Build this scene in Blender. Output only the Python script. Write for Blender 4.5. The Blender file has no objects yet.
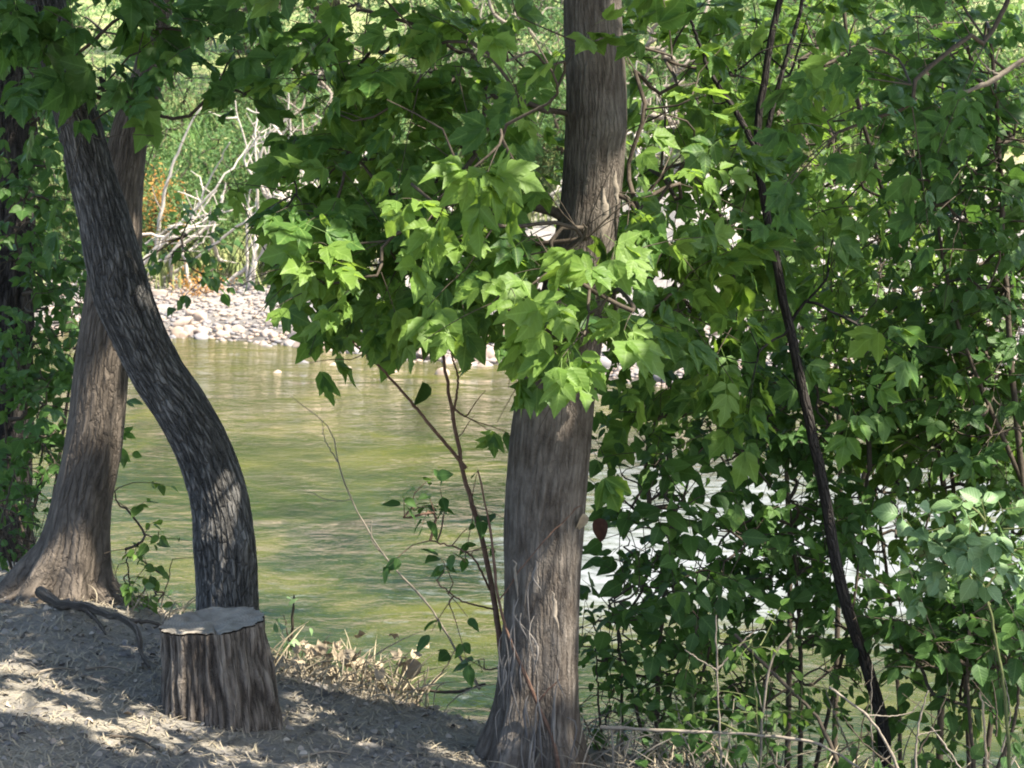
import bpy, math, time
import numpy as np
from mathutils import Vector

SC = bpy.context.scene
COL = SC.collection
R = math.radians

# ------------------------------------------------------------------ camera
CAM = np.array((0.0, 0.0, 4.4))
FPX = 2200.0
PITCH = math.atan((384 - 40) / FPX)
cam_d = bpy.data.cameras.new("camera")
cam = bpy.data.objects.new("camera", cam_d)
COL.objects.link(cam)
cam.location = CAM
cam.rotation_euler = (math.pi / 2 - PITCH, 0, 0)
cam_d.sensor_width = 36.0
cam_d.lens = FPX / 1024 * 36.0
cam_d.clip_start = 0.1
cam_d.clip_end = 3000
cam_d.dof.use_dof = True
cam_d.dof.focus_distance = 8.6
cam_d.dof.aperture_fstop = 11.0
SC.camera = cam

# ------------------------------------------------------------------ light
SUN = np.array((0.47, -0.22, 0.85))
SUN /= np.linalg.norm(SUN)
world = bpy.data.worlds.new("World")
SC.world = world
world.use_nodes = True
wn = world.node_tree
wn.nodes.clear()
w_out = wn.nodes.new("ShaderNodeOutputWorld")
w_bg = wn.nodes.new("ShaderNodeBackground")
w_sky = wn.nodes.new("ShaderNodeTexSky")
w_sky.sky_type = 'NISHITA'
w_sky.sun_disc = False
w_sky.sun_elevation = math.asin(SUN[2])
w_sky.sun_rotation = math.atan2(SUN[0], SUN[1])
w_sky.air_density = 1.0
w_sky.dust_density = 2.0
w_bg.inputs[1].default_value = 0.13
wn.links.new(w_sky.outputs[0], w_bg.inputs[0])
wn.links.new(w_bg.outputs[0], w_out.inputs[0])
sun_d = bpy.data.lights.new("sun", 'SUN')
sun_d.energy = 5.0
sun_d.angle = R(0.53)
sun_d.color = (1.0, 0.93, 0.80)
sun = bpy.data.objects.new("sun", sun_d)
COL.objects.link(sun)
sun.location = (5, -5, 30)
sun.rotation_euler = Vector(SUN).to_track_quat('Z', 'Y').to_euler()
SC.view_settings.view_transform = 'Standard'
SC.view_settings.look = 'None'
SC.view_settings.gamma = 1.0
SC.view_settings.use_curve_mapping = False
SC.view_settings.exposure = 1.9
SC.render.engine = 'CYCLES'
SC.cycles.use_denoising = True
SC.cycles.max_bounces = 8
SC.cycles.diffuse_bounces = 4
SC.cycles.transmission_bounces = 5
SC.cycles.caustics_reflective = False
SC.cycles.caustics_refractive = False
SC.cycles.sample_clamp_indirect = 6.0
SC.cycles.filter_width = 1.9

# ------------------------------------------------------------------ helpers
CP, SP = math.cos(PITCH), math.sin(PITCH)


def at(px, py, d):
    """world point seen at a pixel, at forward ground distance d (y = d)"""
    u = (px - 512) / FPX
    v = (384 - py) / FPX
    dirv = np.array((u, CP + v * SP, -SP + v * CP))
    return CAM + dirv * (d / dirv[1])


def ppm(d):
    return FPX / d


def rng_(s):
    return np.random.default_rng(s)


def unit(v):
    return v / np.maximum(np.linalg.norm(v, axis=-1, keepdims=True), 1e-9)


def _h(ix, iy, seed):
    n = (ix.astype(np.int64) * 374761393 + iy.astype(np.int64) * 668265263 + seed * 1442695041) & 0xFFFFFFFF
    n = ((n ^ (n >> 13)) * 1274126177) & 0xFFFFFFFF
    n = n ^ (n >> 16)
    return (n & 0xFFFFFF) / float(0xFFFFFF)


def vn(x, y, seed=0, per=None):
    x = np.asarray(x, float); y = np.asarray(y, float)
    x0 = np.floor(x); y0 = np.floor(y)
    fx = x - x0; fy = y - y0
    fx = fx * fx * (3 - 2 * fx); fy = fy * fy * (3 - 2 * fy)
    xa, xb = x0, x0 + 1
    if per:
        xa = np.mod(xa, per); xb = np.mod(xb, per)
    a = _h(xa, y0, seed); b = _h(xb, y0, seed); c = _h(xa, y0 + 1, seed); d = _h(xb, y0 + 1, seed)
    return (a * (1 - fx) + b * fx) * (1 - fy) + (c * (1 - fx) + d * fx) * fy


def fbm(x, y, seed=0, o=4):
    s = 0; a = 0.5
    for i in range(o):
        s = s + a * vn(x * 2 ** i, y * 2 ** i, seed + i * 17); a *= 0.5
    return s


def sstep(a, b, x):
    t = np.clip((np.asarray(x, float) - a) / (b - a), 0, 1)
    return t * t * (3 - 2 * t)


class MB:
    """collects pieces of ONE mesh object"""
    def __init__(self):
        self.v = []; self.f = []; self.m = []; self.n = 0; self.t = []; self.u = []

    def add(self, v, f, mat=0, tint=None, uv=None):
        v = np.asarray(v, float).reshape(-1, 3)
        f = np.asarray(f, int)
        self.v.append(v)
        self.f.append(f + self.n)
        self.m.append(np.full(len(f), mat, int))
        k = len(v)
        self.t.append(np.zeros(k) if tint is None else np.broadcast_to(np.asarray(tint, float), (k,)))
        self.u.append(np.zeros((k, 3)) if uv is None else np.asarray(uv, float))
        self.n += k

    def build(self, name, mats, parent=None, smooth=True):
        me = bpy.data.meshes.new(name)
        if self.n:
            V = np.concatenate(self.v)
            me.vertices.add(len(V)); me.vertices.foreach_set("co", V.astype(np.float32).ravel())
            loops = np.concatenate([f.ravel() for f in self.f])
            sizes = np.concatenate([np.full(len(f), f.shape[1], int) for f in self.f])
            starts = np.concatenate(([0], np.cumsum(sizes)[:-1]))
            me.loops.add(len(loops)); me.loops.foreach_set("vertex_index", loops.astype(np.int32))
            me.polygons.add(len(sizes))
            me.polygons.foreach_set("loop_start", starts.astype(np.int32))
            me.polygons.foreach_set("loop_total", sizes.astype(np.int32))
            me.polygons.foreach_set("material_index", np.concatenate(self.m).astype(np.int32))
            me.polygons.foreach_set("use_smooth", np.full(len(sizes), smooth))
            a = me.attributes.new("tint", 'FLOAT', 'POINT'); a.data.foreach_set("value", np.concatenate(self.t).astype(np.float32))
            a = me.attributes.new("puv", 'FLOAT_VECTOR', 'POINT'); a.data.foreach_set("vector", np.concatenate(self.u).astype(np.float32).ravel())
            me.update(calc_edges=True)
            me.validate()
        for m in (mats if isinstance(mats, (list, tuple)) else [mats]):
            me.materials.append(m)
        o = bpy.data.objects.new(name, me)
        COL.objects.link(o)
        if parent is not None:
            o.parent = parent
            o.location = -np.array(parent.location)
        return o


def tag(o, label=None, cat=None, group=None, kind=None):
    if label: o["label"] = label
    if cat: o["category"] = cat
    if group: o["group"] = group
    if kind: o["kind"] = kind
    return o


def thing(name, loc, label, cat, group=None):
    o = bpy.data.objects.new(name, None)
    COL.objects.link(o)
    o.empty_display_size = 0.2
    o.location = loc
    return tag(o, label, cat, group)


def catmull(P, n):
    P = np.asarray(P, float)
    Q = np.vstack([2 * P[0] - P[1], P, 2 * P[-1] - P[-2]])
    seg = np.linalg.norm(np.diff(P[:, :3], axis=0), axis=1)
    cum = np.concatenate(([0], np.cumsum(seg)))
    s = np.linspace(0, cum[-1], n)
    i = np.clip(np.searchsorted(cum, s, side='right') - 1, 0, len(P) - 2)
    t = ((s - cum[i]) / np.maximum(seg[i], 1e-9))[:, None]
    a, b, c, d = Q[i], Q[i + 1], Q[i + 2], Q[i + 3]
    return 0.5 * (2 * b + (c - a) * t + (2 * a - 5 * b + 4 * c - d) * t ** 2 + (3 * b - a - 3 * c + d) * t ** 3)


def frames(P):
    T = unit(np.gradient(P, axis=0))
    ref = np.array((0.0, -1.0, 0.0)) if abs(T[0][1]) < 0.8 else np.array((1.0, 0, 0))
    N = np.zeros_like(P)
    n = ref - T[0] * (ref @ T[0])
    n /= np.linalg.norm(n)
    N[0] = n
    for i in range(1, len(P)):
        n = n - T[i] * (n @ T[i]); n /= max(np.linalg.norm(n), 1e-9); N[i] = n
    return T, N, np.cross(T, N)


def tube(mb, P, rad, sides=6, mat=0, tint=0.5, disp=None, cap=True):
    """P (n,3); rad (n,); disp: array (n,sides) added to the radius"""
    P = np.asarray(P, float); n = len(P)
    rad = np.broadcast_to(np.asarray(rad, float), (n,))
    T, N, B = frames(P)
    # angle 0 points away from the camera side, so the seam is hidden
    an = np.arange(sides) / sides * 2 * math.pi + math.pi
    rr = rad[:, None] * np.ones(sides)[None, :]
    if disp is not None:
        rr = rr + disp
    V = P[:, None, :] + rr[..., None] * (np.cos(an)[None, :, None] * N[:, None, :] + np.sin(an)[None, :, None] * B[:, None, :])
    L = np.concatenate(([0], np.cumsum(np.linalg.norm(np.diff(P, axis=0), axis=1))))
    uv = np.zeros((n, sides, 3))
    uv[..., 0] = (np.arange(sides) / sides)[None, :] * 2 * math.pi * rad.mean()
    uv[..., 1] = L[:, None]
    idx = np.arange(n * sides).reshape(n, sides)
    nx = np.roll(idx, -1, axis=1)
    q = np.stack([idx[:-1], nx[:-1], nx[1:], idx[1:]], -1).reshape(-1, 4)
    mb.add(V.reshape(-1, 3), q, mat, tint if np.ndim(tint) == 0 else np.asarray(tint).ravel(), uv.reshape(-1, 3))
    if cap:
        b0 = mb.n - n * sides
        for row in (0, n - 1):
            ring = V[row]; c = ring.mean(0)
            k = np.arange(sides)
            mb.add(np.vstack([ring, c]), np.stack([k, (k + 1) % sides, np.full(sides, sides)], -1), mat, 0.5,
                   np.tile(uv[row, :1], (sides + 1, 1)))


# ------------------------------------------------------------------ materials
class NT:
    def __init__(self, name):
        self.mat = bpy.data.materials.new(name)
        self.mat.use_nodes = True
        self.t = self.mat.node_tree
        self.t.nodes.clear()
        self.out = self.n("ShaderNodeOutputMaterial")

    def n(self, typ, **kw):
        nd = self.t.nodes.new(typ)
        for k, v in kw.items():
            setattr(nd, k, v)
        return nd

    def l(self, a, b):
        self.t.links.new(a, b)

    def val(self, sock, v):
        if hasattr(v, "is_linked") or isinstance(v, bpy.types.NodeSocket):
            self.l(v, sock)
        else:
            sock.default_value = v

    def attr(self, name, out="Fac"):
        a = self.n("ShaderNodeAttribute"); a.attribute_name = name
        return a.outputs[out]

    def noise(self, vec, scale, detail=4, rough=0.55, dist=0.0, out=0):
        nd = self.n("ShaderNodeTexNoise")
        if vec is not None: self.l(vec, nd.inputs["Vector"])
        nd.inputs["Scale"].default_value = scale; nd.inputs["Detail"].default_value = detail
        nd.inputs["Roughness"].default_value = rough; nd.inputs["Distortion"].default_value = dist
        return nd.outputs[out]

    def voro(self, vec, scale, feature='F1', out="Distance"):
        nd = self.n("ShaderNodeTexVoronoi", feature=feature)
        if vec is not None: self.l(vec, nd.inputs["Vector"])
        nd.inputs["Scale"].default_value = scale
        return nd.outputs[out]

    def mapping(self, vec, scale=(1, 1, 1), rot=(0, 0, 0), loc=(0, 0, 0)):
        nd = self.n("ShaderNodeMapping")
        self.l(vec, nd.inputs[0]); nd.inputs[1].default_value = loc; nd.inputs[2].default_value = rot; nd.inputs[3].default_value = scale
        return nd.outputs[0]

    def ramp(self, fac, stops):
        nd = self.n("ShaderNodeValToRGB")
        cr = nd.color_ramp
        while len(cr.elements) < len(stops): cr.elements.new(0.5)
        for e, (p, c) in zip(cr.elements, stops):
            e.position = p
            c = (c, c, c) if np.ndim(c) == 0 else c
            e.color = (*c, 1)
        self.l(fac, nd.inputs[0])
        return nd.outputs[0]

    def mix(self, fac, a, b, mode='MIX'):
        nd = self.n("ShaderNodeMix", data_type='RGBA', blend_type=mode)
        self.val(nd.inputs[0], fac)
        for s, v in ((nd.inputs[6], a), (nd.inputs[7], b)):
            self.val(s, v if not isinstance(v, tuple) else (*v, 1))
        return nd.outputs[2]

    def math(self, op, a, b=0.0, clamp=False):
        nd = self.n("ShaderNodeMath", operation=op, use_clamp=clamp)
        self.val(nd.inputs[0], a); self.val(nd.inputs[1], b)
        return nd.outputs[0]

    def bump(self, h, strength=0.5, dist=0.01, normal=None):
        nd = self.n("ShaderNodeBump")
        nd.inputs["Strength"].default_value = strength; nd.inputs["Distance"].default_value = dist
        self.l(h, nd.inputs["Height"])
        if normal is not None: self.l(normal, nd.inputs["Normal"])
        return nd.outputs[0]

    def pbsdf(self, color, rough=0.8, spec=0.3, normal=None):
        p = self.n("ShaderNodeBsdfPrincipled")
        self.val(p.inputs["Base Color"], color if not isinstance(color, tuple) else (*color, 1))
        self.val(p.inputs["Roughness"], rough)
        p.inputs["Specular IOR Level"].default_value = spec
        if normal is not None: self.l(normal, p.inputs["Normal"])
        return p

    def done(self, sh):
        self.l(sh, self.out.inputs[0])
        return self.mat

    def pos(self):
        return self.n("ShaderNodeNewGeometry").outputs["Position"]


def leaf_mat(name, dark, mid, light, trans, tf=0.38, rough=0.42, spec=0.35, yellow=None):
    t = NT(name)
    tint = t.attr("tint")
    puv = t.attr("puv", "Vector")
    sep = t.n("ShaderNodeSeparateXYZ"); t.l(puv, sep.inputs[0])
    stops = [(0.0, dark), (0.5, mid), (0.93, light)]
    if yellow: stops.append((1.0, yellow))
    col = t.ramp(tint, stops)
    nz = t.noise(t.pos(), 25.0, 3)
    col = t.mix(t.math('MULTIPLY', nz, 0.35), col, mid)
    bs = t.ramp(t.noise(t.pos(), 48.0, 4, 0.6), [(0.66, 0.0), (0.74, 1.0)])
    col = t.mix(t.math('MULTIPLY', bs, 0.55), col, (0.17, 0.135, 0.045))
    # pale midrib and side veins
    rib = t.math('LESS_THAN', sep.outputs[0], 0.018)
    sv = t.math('ABSOLUTE', t.math('SUBTRACT', t.math('FRACT', t.math('MULTIPLY', t.math('SUBTRACT', sep.outputs[1], t.math('MULTIPLY', sep.outputs[0], 0.9)), 7.0)), 0.5))
    svm = t.math('MULTIPLY', t.math('LESS_THAN', sv, 0.06), 0.35)
    vein = t.math('MAXIMUM', t.math('MULTIPLY', rib, 0.6), svm)
    col = t.mix(t.math('MULTIPLY', vein, 0.6), col, tuple(min(1, c * 1.7 + 0.03) for c in light))
    b = t.bump(t.math('SUBTRACT', 1.0, sv), 0.25, 0.004)
    p = t.pbsdf(col, rough, spec, b)
    tr = t.n("ShaderNodeBsdfTranslucent")
    tcol = t.mix(0.6, col, trans)
    tcol2 = t.mix(1.0, tcol, tcol, 'MIX')
    t.l(tcol2, tr.inputs[0])
    mx = t.n("ShaderNodeMixShader"); mx.inputs[0].default_value = tf
    t.l(p.outputs[0], mx.inputs[1]); t.l(tr.outputs[0], mx.inputs[2])
    return t.done(mx.outputs[0])


def bark_mat(name, furrow, ridge, pale, patch_scale=3.0, patch=0.45, fine=60, moss=None, ck=0.55, cs=0.15):
    """outer ridges are weathered grey; crevice shade is painted into the furrow colour"""
    t = NT(name)
    ti = t.attr("tint")
    puv = t.attr("puv", "Vector")
    pos = t.pos()
    st = t.mapping(puv, (1, 0.22, 1))
    fn = t.noise(st, fine, 5, 0.65, 0.6)
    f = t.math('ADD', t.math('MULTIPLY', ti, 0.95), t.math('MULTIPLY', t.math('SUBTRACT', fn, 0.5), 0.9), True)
    col = t.ramp(f, [(0.16, furrow), (0.5, ridge), (0.9, pale)])  # furrow stop carries painted crevice shade
    pn = t.noise(pos, patch_scale, 4, 0.6, 0.3)
    pm = t.ramp(pn, [(0.45, 0.0), (0.68, 1.0)])
    col = t.mix(t.math('MULTIPLY', pm, patch), col, pale)
    if moss:
        mn = t.noise(pos, 2.2, 4)
        col = t.mix(t.math('MULTIPLY', t.ramp(mn, [(0.5, 0.0), (0.7, 1.0)]), 0.35), col, moss)
    wob = t.noise(pos, 30, 3, out=1)
    wv = t.n("ShaderNodeVectorMath", operation='MULTIPLY_ADD')
    t.l(wob, wv.inputs[0]); wv.inputs[1].default_value = (.012, .012, .012); t.l(puv, wv.inputs[2])
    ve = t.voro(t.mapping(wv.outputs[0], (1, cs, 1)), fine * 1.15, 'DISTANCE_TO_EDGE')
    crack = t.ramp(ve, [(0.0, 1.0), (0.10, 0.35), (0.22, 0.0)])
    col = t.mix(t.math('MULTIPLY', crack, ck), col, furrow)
    spk = t.noise(pos, 220, 3, 0.7)
    col = t.mix(t.math('MULTIPLY', t.ramp(spk, [(0.5, 0.0), (0.75, 1.0)]), 0.35), col, pale)
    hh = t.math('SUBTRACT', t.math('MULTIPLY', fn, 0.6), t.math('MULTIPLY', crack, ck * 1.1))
    b = t.bump(hh, 1.0, 0.016)
    b2 = t.bump(t.noise(pos, 180, 3), 0.35, 0.004, b)
    return t.done(t.pbsdf(col, 0.9, 0.15, b2).outputs[0])


def plain_mat(name, a, b, scale=30, rough=0.85, spec=0.2, bump=0.3, tint_c=None):
    t = NT(name)
    pos = t.pos()
    n1 = t.noise(pos, scale, 5, 0.6)
    col = t.mix(t.ramp(n1, [(0.3, 0.0), (0.7, 1.0)]), a, b)
    if tint_c:
        col = t.mix(t.attr("tint"), col, tint_c)
    return t.done(t.pbsdf(col, rough, spec, t.bump(n1, bump, 0.01)).outputs[0])


M = {}
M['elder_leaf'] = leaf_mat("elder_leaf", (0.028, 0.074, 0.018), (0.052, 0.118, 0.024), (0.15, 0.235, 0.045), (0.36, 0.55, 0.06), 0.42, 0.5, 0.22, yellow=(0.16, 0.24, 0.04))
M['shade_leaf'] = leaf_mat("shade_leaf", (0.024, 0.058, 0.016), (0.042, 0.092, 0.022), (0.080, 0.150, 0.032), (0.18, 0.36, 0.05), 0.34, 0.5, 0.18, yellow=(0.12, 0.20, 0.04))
M['shrub_leaf'] = leaf_mat("shrub_leaf", (0.027, 0.062, 0.015), (0.056, 0.112, 0.022), (0.12, 0.20, 0.036), (0.28, 0.44, 0.05), 0.38, 0.5, 0.18, yellow=(0.20, 0.26, 0.05))
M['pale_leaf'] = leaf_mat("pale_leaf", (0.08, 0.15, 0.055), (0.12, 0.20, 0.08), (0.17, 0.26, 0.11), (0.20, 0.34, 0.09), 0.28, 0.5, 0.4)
M['far_leaf'] = leaf_mat("far_leaf", (0.035, 0.085, 0.028), (0.065, 0.13, 0.042), (0.13, 0.20, 0.065), (0.20, 0.36, 0.08), 0.34, 0.6, 0.2, yellow=(0.27, 0.26, 0.11))
M['rust_leaf'] = leaf_mat("rust_leaf", (0.26, 0.12, 0.03), (0.36, 0.17, 0.04), (0.45, 0.25, 0.06), (0.5, 0.25, 0.06), 0.3, 0.6, 0.2)
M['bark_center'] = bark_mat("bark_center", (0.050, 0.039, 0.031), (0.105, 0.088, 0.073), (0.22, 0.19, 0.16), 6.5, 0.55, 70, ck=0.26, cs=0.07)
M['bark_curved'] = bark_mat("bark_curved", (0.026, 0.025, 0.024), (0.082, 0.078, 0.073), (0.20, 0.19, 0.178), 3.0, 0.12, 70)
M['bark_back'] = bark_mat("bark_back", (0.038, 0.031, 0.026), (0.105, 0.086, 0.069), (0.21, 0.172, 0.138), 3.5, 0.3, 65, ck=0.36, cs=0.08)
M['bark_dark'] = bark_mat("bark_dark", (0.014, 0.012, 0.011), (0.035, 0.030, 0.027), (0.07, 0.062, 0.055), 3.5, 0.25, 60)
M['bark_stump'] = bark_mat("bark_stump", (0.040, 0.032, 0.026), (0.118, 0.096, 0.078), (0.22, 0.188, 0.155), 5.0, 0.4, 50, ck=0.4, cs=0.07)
M['twig'] = plain_mat("twig", (0.045, 0.035, 0.026), (0.085, 0.068, 0.05), 60)
M['green_twig'] = plain_mat("green_twig", (0.07, 0.085, 0.03), (0.11, 0.12, 0.05), 60)
M['dead_twig'] = plain_mat("dead_twig", (0.13, 0.108, 0.085), (0.26, 0.22, 0.175), 40)
M['bleached'] = plain_mat("bleached", (0.34, 0.30, 0.25), (0.48, 0.43, 0.37), 12)
M['red_vine'] = plain_mat("red_vine", (0.085, 0.045, 0.032), (0.16, 0.10, 0.07), 40)
M['straw'] = plain_mat("straw", (0.26, 0.215, 0.145), (0.36, 0.30, 0.205), 9, tint_c=(0.15, 0.135, 0.115))
M['dry_leaf'] = plain_mat("dry_leaf", (0.27, 0.225, 0.18), (0.38, 0.33, 0.27), 20, tint_c=(0.10, 0.095, 0.095))
M['brown_leaf'] = plain_mat("brown_leaf", (0.07, 0.03, 0.022), (0.12, 0.055, 0.035), 40)
M['pale_shred'] = plain_mat("pale_shred", (0.28, 0.22, 0.15), (0.38, 0.31, 0.22), 40)
M['stone'] = plain_mat("stone", (0.23, 0.165, 0.12), (0.36, 0.28, 0.21), 5, 0.8, 0.3, 0.5, tint_c=(0.15, 0.145, 0.15))
M['far_grass'] = plain_mat("far_grass", (0.10, 0.15, 0.04), (0.26, 0.24, 0.11), 0.9, tint_c=(0.08, 0.15, 0.04))


def ground_mat():
    t = NT("ground")
    pos = t.pos()
    sep = t.n("ShaderNodeSeparateXYZ"); t.l(pos, sep.inputs[0])
    n1 = t.noise(pos, 2.2, 6, 0.62, 0.4)
    n2 = t.noise(pos, 17, 5, 0.65)
    n3 = t.noise(pos, 90, 4, 0.7)
    soil = t.mix(t.ramp(n2, [(0.3, 0.0), (0.7, 1.0)]), (0.08, 0.075, 0.072), (0.185, 0.175, 0.165))
    thatch = t.mix(t.ramp(n3, [(0.35, 0.0), (0.65, 1.0)]), (0.145, 0.132, 0.11), (0.28, 0.25, 0.20))
    near = t.mix(t.ramp(n1, [(0.42, 0.0), (0.62, 1.0)]), thatch, soil)
    # far side: gravel, then sun-bleached grass
    g1 = t.voro(pos, 9.0, 'F1', "Color")
    grav = t.mix(t.math('MULTIPLY', t.n("ShaderNodeSeparateColor").outputs[0], 0.0), (0.40, 0.36, 0.32), (0.40, 0.36, 0.32))
    gs = t.n("ShaderNodeSeparateColor"); t.l(g1, gs.inputs[0])
    grav = t.mix(gs.outputs[0], (0.15, 0.14, 0.135), (0.27, 0.245, 0.215))
    gn = t.noise(pos, 0.55, 5, 0.6)
    grass = t.mix(t.ramp(gn, [(0.35, 0.0), (0.65, 1.0)]), (0.10, 0.15, 0.045), (0.26, 0.25, 0.12))
    yy = t.math('ADD', sep.outputs[1], t.math('MULTIPLY', n1, 2.0))
    far = t.mix(t.ramp(t.math('MULTIPLY', t.math('SUBTRACT', yy, 36.6), 0.5, True), [(0.2, 0.0), (0.9, 1.0)]), grav, grass)
    col = t.mix(t.math('GREATER_THAN', sep.outputs[1], 20.0), near, far)
    # river bed mud below the waterline of the near bank
    mud = t.ramp(t.math('ADD', t.math('MULTIPLY', sep.outputs[2], 1.5), n1, True), [(0.35, (0.06, 0.052, 0.035)), (0.8, (1, 1, 1))])
    col = t.mix(1.0, col, mud, 'MULTIPLY')
    h = t.math('ADD', t.math('MULTIPLY', n2, 0.6), t.math('MULTIPLY', n3, 0.4))
    return t.done(t.pbsdf(col, 0.95, 0.1, t.bump(h, 0.8, 0.03)).outputs[0])


def water_mat():
    t = NT("river_water")
    pos = t.pos()
    sep = t.n("ShaderNodeSeparateXYZ"); t.l(pos, sep.inputs[0])
    st = t.mapping(pos, (0.8, 1.15, 1), (0, 0, R(20)))
    n1 = t.noise(st, 1.3, 4, 0.55, 0.8)
    n2 = t.noise(st, 5.0, 4, 0.6, 0.5)
    n3 = t.noise(t.mapping(pos, (0.9, 1.6, 1)), 17.0, 2, 0.5)
    bed = t.noise(t.mapping(pos, (0.42, 0.42, 1), (0, 0, R(25))), 1.0, 6, 0.62, 1.0)
    col = t.ramp(bed, [(0.36, (0.005, 0.011, 0.003)), (0.5, (0.019, 0.029, 0.006)), (0.62, (0.056, 0.059, 0.012))])
    shallow = t.ramp(t.math('MULTIPLY', t.math('SUBTRACT', sep.outputs[1], 20.0), 0.09, True), [(0.0, 0.0), (1.0, 1.0)])
    col = t.mix(t.math('MULTIPLY', shallow, 0.5), col, (0.080, 0.070, 0.018))
    # broken white water of the riffle on the downstream (right) side
    xm = t.ramp(t.math('MULTIPLY', t.math('ADD', sep.outputs[0], 0.9), 0.5, True), [(0.0, 0.0), (1.0, 1.0)])
    ym = t.ramp(t.math('MULTIPLY', t.math('SUBTRACT', 25.5, sep.outputs[1]), 0.25, True), [(0.0, 0.0), (1.0, 1.0)])
    ymn = t.ramp(t.math('MULTIPLY', t.math('SUBTRACT', sep.outputs[1], 15.0), 0.4, True), [(0.0, 0.0), (1.0, 1.0)])
    foam_n = t.math('ADD', t.math('MULTIPLY', t.noise(t.mapping(pos, (0.7, 1.6, 1)), 2.4, 6, 0.7, 1.2), 0.6), t.math('MULTIPLY', n2, 0.45))
    fm = t.math('MULTIPLY', t.math('MULTIPLY', xm, ym), ymn)
    foam = t.ramp(t.math('ADD', foam_n, t.math('ADD', t.math('MULTIPLY', fm, 0.30), t.math('MULTIPLY', t.ramp(t.math('MULTIPLY', t.math('SUBTRACT', 21.0, sep.outputs[1]), 0.3, True), [(0.0, 0.0), (1.0, 1.0)]), 0.10))), [(0.70, 0.0), (0.92, 1.0)])
    col = t.mix(foam, col, (0.17, 0.18, 0.18))
    h = t.math('ADD', t.math('MULTIPLY', n1, 0.6), t.math('ADD', t.math('MULTIPLY', n2, 0.28), t.math('MULTIPLY', n3, 0.025)))
    calm = t.ramp(t.noise(t.mapping(pos, (0.22, 0.30, 1), (0, 0, R(30))), 1.0, 3, 0.5, 0.8), [(0.35, 0.25), (0.65, 1.0)])
    h = t.math('MULTIPLY', h, calm)
    b = t.bump(h, 0.75, 0.22)
    rough = t.math('ADD', 0.035, t.math('MULTIPLY', foam, 0.5))
    p = t.pbsdf(col, rough, 0.32, b)
    p.inputs["IOR"].default_value = 1.33
    return t.done(p.outputs[0])


M['ground'] = ground_mat()
M['water'] = water_mat()


def cut_mat():
    t = NT("stump_cut")
    pos = t.pos()
    puv = t.attr("puv", "Vector")
    sep = t.n("ShaderNodeSeparateXYZ"); t.l(puv, sep.inputs[0])
    nz = t.noise(pos, 14, 5, 0.6)
    rings = t.math('FRACT', t.math('ADD', t.math('MULTIPLY', sep.outputs[0], 16.0), t.math('MULTIPLY', nz, 1.3)))
    col = t.mix(t.ramp(nz, [(0.3, 0.0), (0.7, 1.0)]), (0.155, 0.134, 0.11), (0.29, 0.255, 0.212))
    col = t.mix(t.math('MULTIPLY', t.ramp(rings, [(0.0, 1.0), (0.35, 0.0)]), 0.5), col, (0.08, 0.068, 0.055))
    return t.done(t.pbsdf(col, 0.9, 0.15, t.bump(t.math('ADD', nz, t.math('MULTIPLY', rings, 0.2)), 0.5, 0.02)).outputs[0])


M['cut'] = cut_mat()


# ------------------------------------------------------------------ terrain
def edge_y(x):
    return np.interp(x, [-40, -8, -4, -2.5, -1.7, -1.1, -0.48, 0.2, 1.0, 2.5, 5, 40],
                     [22, 15.5, 13.2, 11.5, 10.25, 9.75, 9.55, 9.2, 9.0, 8.9, 9.4, 12])


def ground_z(x, y):
    x = np.asarray(x, float); y = np.asarray(y, float)
    xc = np.clip(x, -2.05, 5.5)
    xs = np.where(xc > 0.2, 0.2 + (xc - 0.2) * 0.6, xc)
    z = 1.73 - 0.2 * (xs + 1.17) - 0.09 * (np.clip(y, -2, 14) - 8.5) + 0.09 * np.clip(6 - y, 0, 5)
    z = z + 0.10 * (fbm(x * 1.3, y * 1.3, 3) - 0.47) + 0.022 * (fbm(x * 6, y * 6, 8) - 0.47)
    e = edge_y(x) + 0.35 * (vn(x * 2.2, y * 0.3, 12) - 0.5)
    drop = sstep(-0.15, 2.3, y - e)
    z = z * (1 - drop) - 0.45 * drop
    shore = 33.2 - np.clip(x + 4.6, 0, 7.5) * 0.72 + np.clip(-x - 6, 0, 30) * 0.3 + 1.0 * (vn(x * 0.7, y * 0.2, 5) - 0.5)
    f = y - shore
    bar = -0.45 + 0.5 * sstep(-2.5, 0.3, f) + 0.30 * sstep(0, 3.6, f) + 0.10 * (fbm(x * 1.1, y * 1.1, 31) - 0.47) * sstep(-1.5, 1, f)
    far = bar + sstep(3.0, 11, f) * 2.3 + np.clip(f - 8, 0, 60) * 0.07 + np.clip(f - 40, 0, 400) * 0.03 + 1.2 * (fbm(x * .12, y * .12, 40) - 0.47) * sstep(5, 15, f)
    k = sstep(18, 22, y)
    return z * (1 - k) + far * k


xs = np.concatenate([np.linspace(-500, -30, 24), np.arange(-28, -6, 0.7), np.arange(-6, -3, 0.12), np.arange(-3, 3.4, 0.035), np.arange(3.4, 6, 0.12), np.arange(6, 29, 0.7), np.linspace(30, 500, 24)])
ys = np.concatenate([np.linspace(-60, 2, 26), np.arange(2.5, 6.5, 0.15), np.arange(6.5, 12.2, 0.035), np.arange(12.2, 28, 0.4), np.arange(28, 44, 0.2), np.arange(44, 70, 1.0), np.linspace(71, 900, 30)])
GX, GY = np.meshgrid(xs, ys)
GZ = ground_z(GX, GY)
idx = np.arange(GX.size).reshape(GX.shape)
mb = MB()
mb.add(np.stack([GX, GY, GZ], -1).reshape(-1, 3), np.stack([idx[:-1, :-1], idx[:-1, 1:], idx[1:, 1:], idx[1:, :-1]], -1).reshape(-1, 4))
tag(mb.build("ground", M['ground']), kind="structure")
mb = MB()
wx = np.linspace(-150, 150, 40); wy = np.linspace(8.0, 50, 12)
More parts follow.
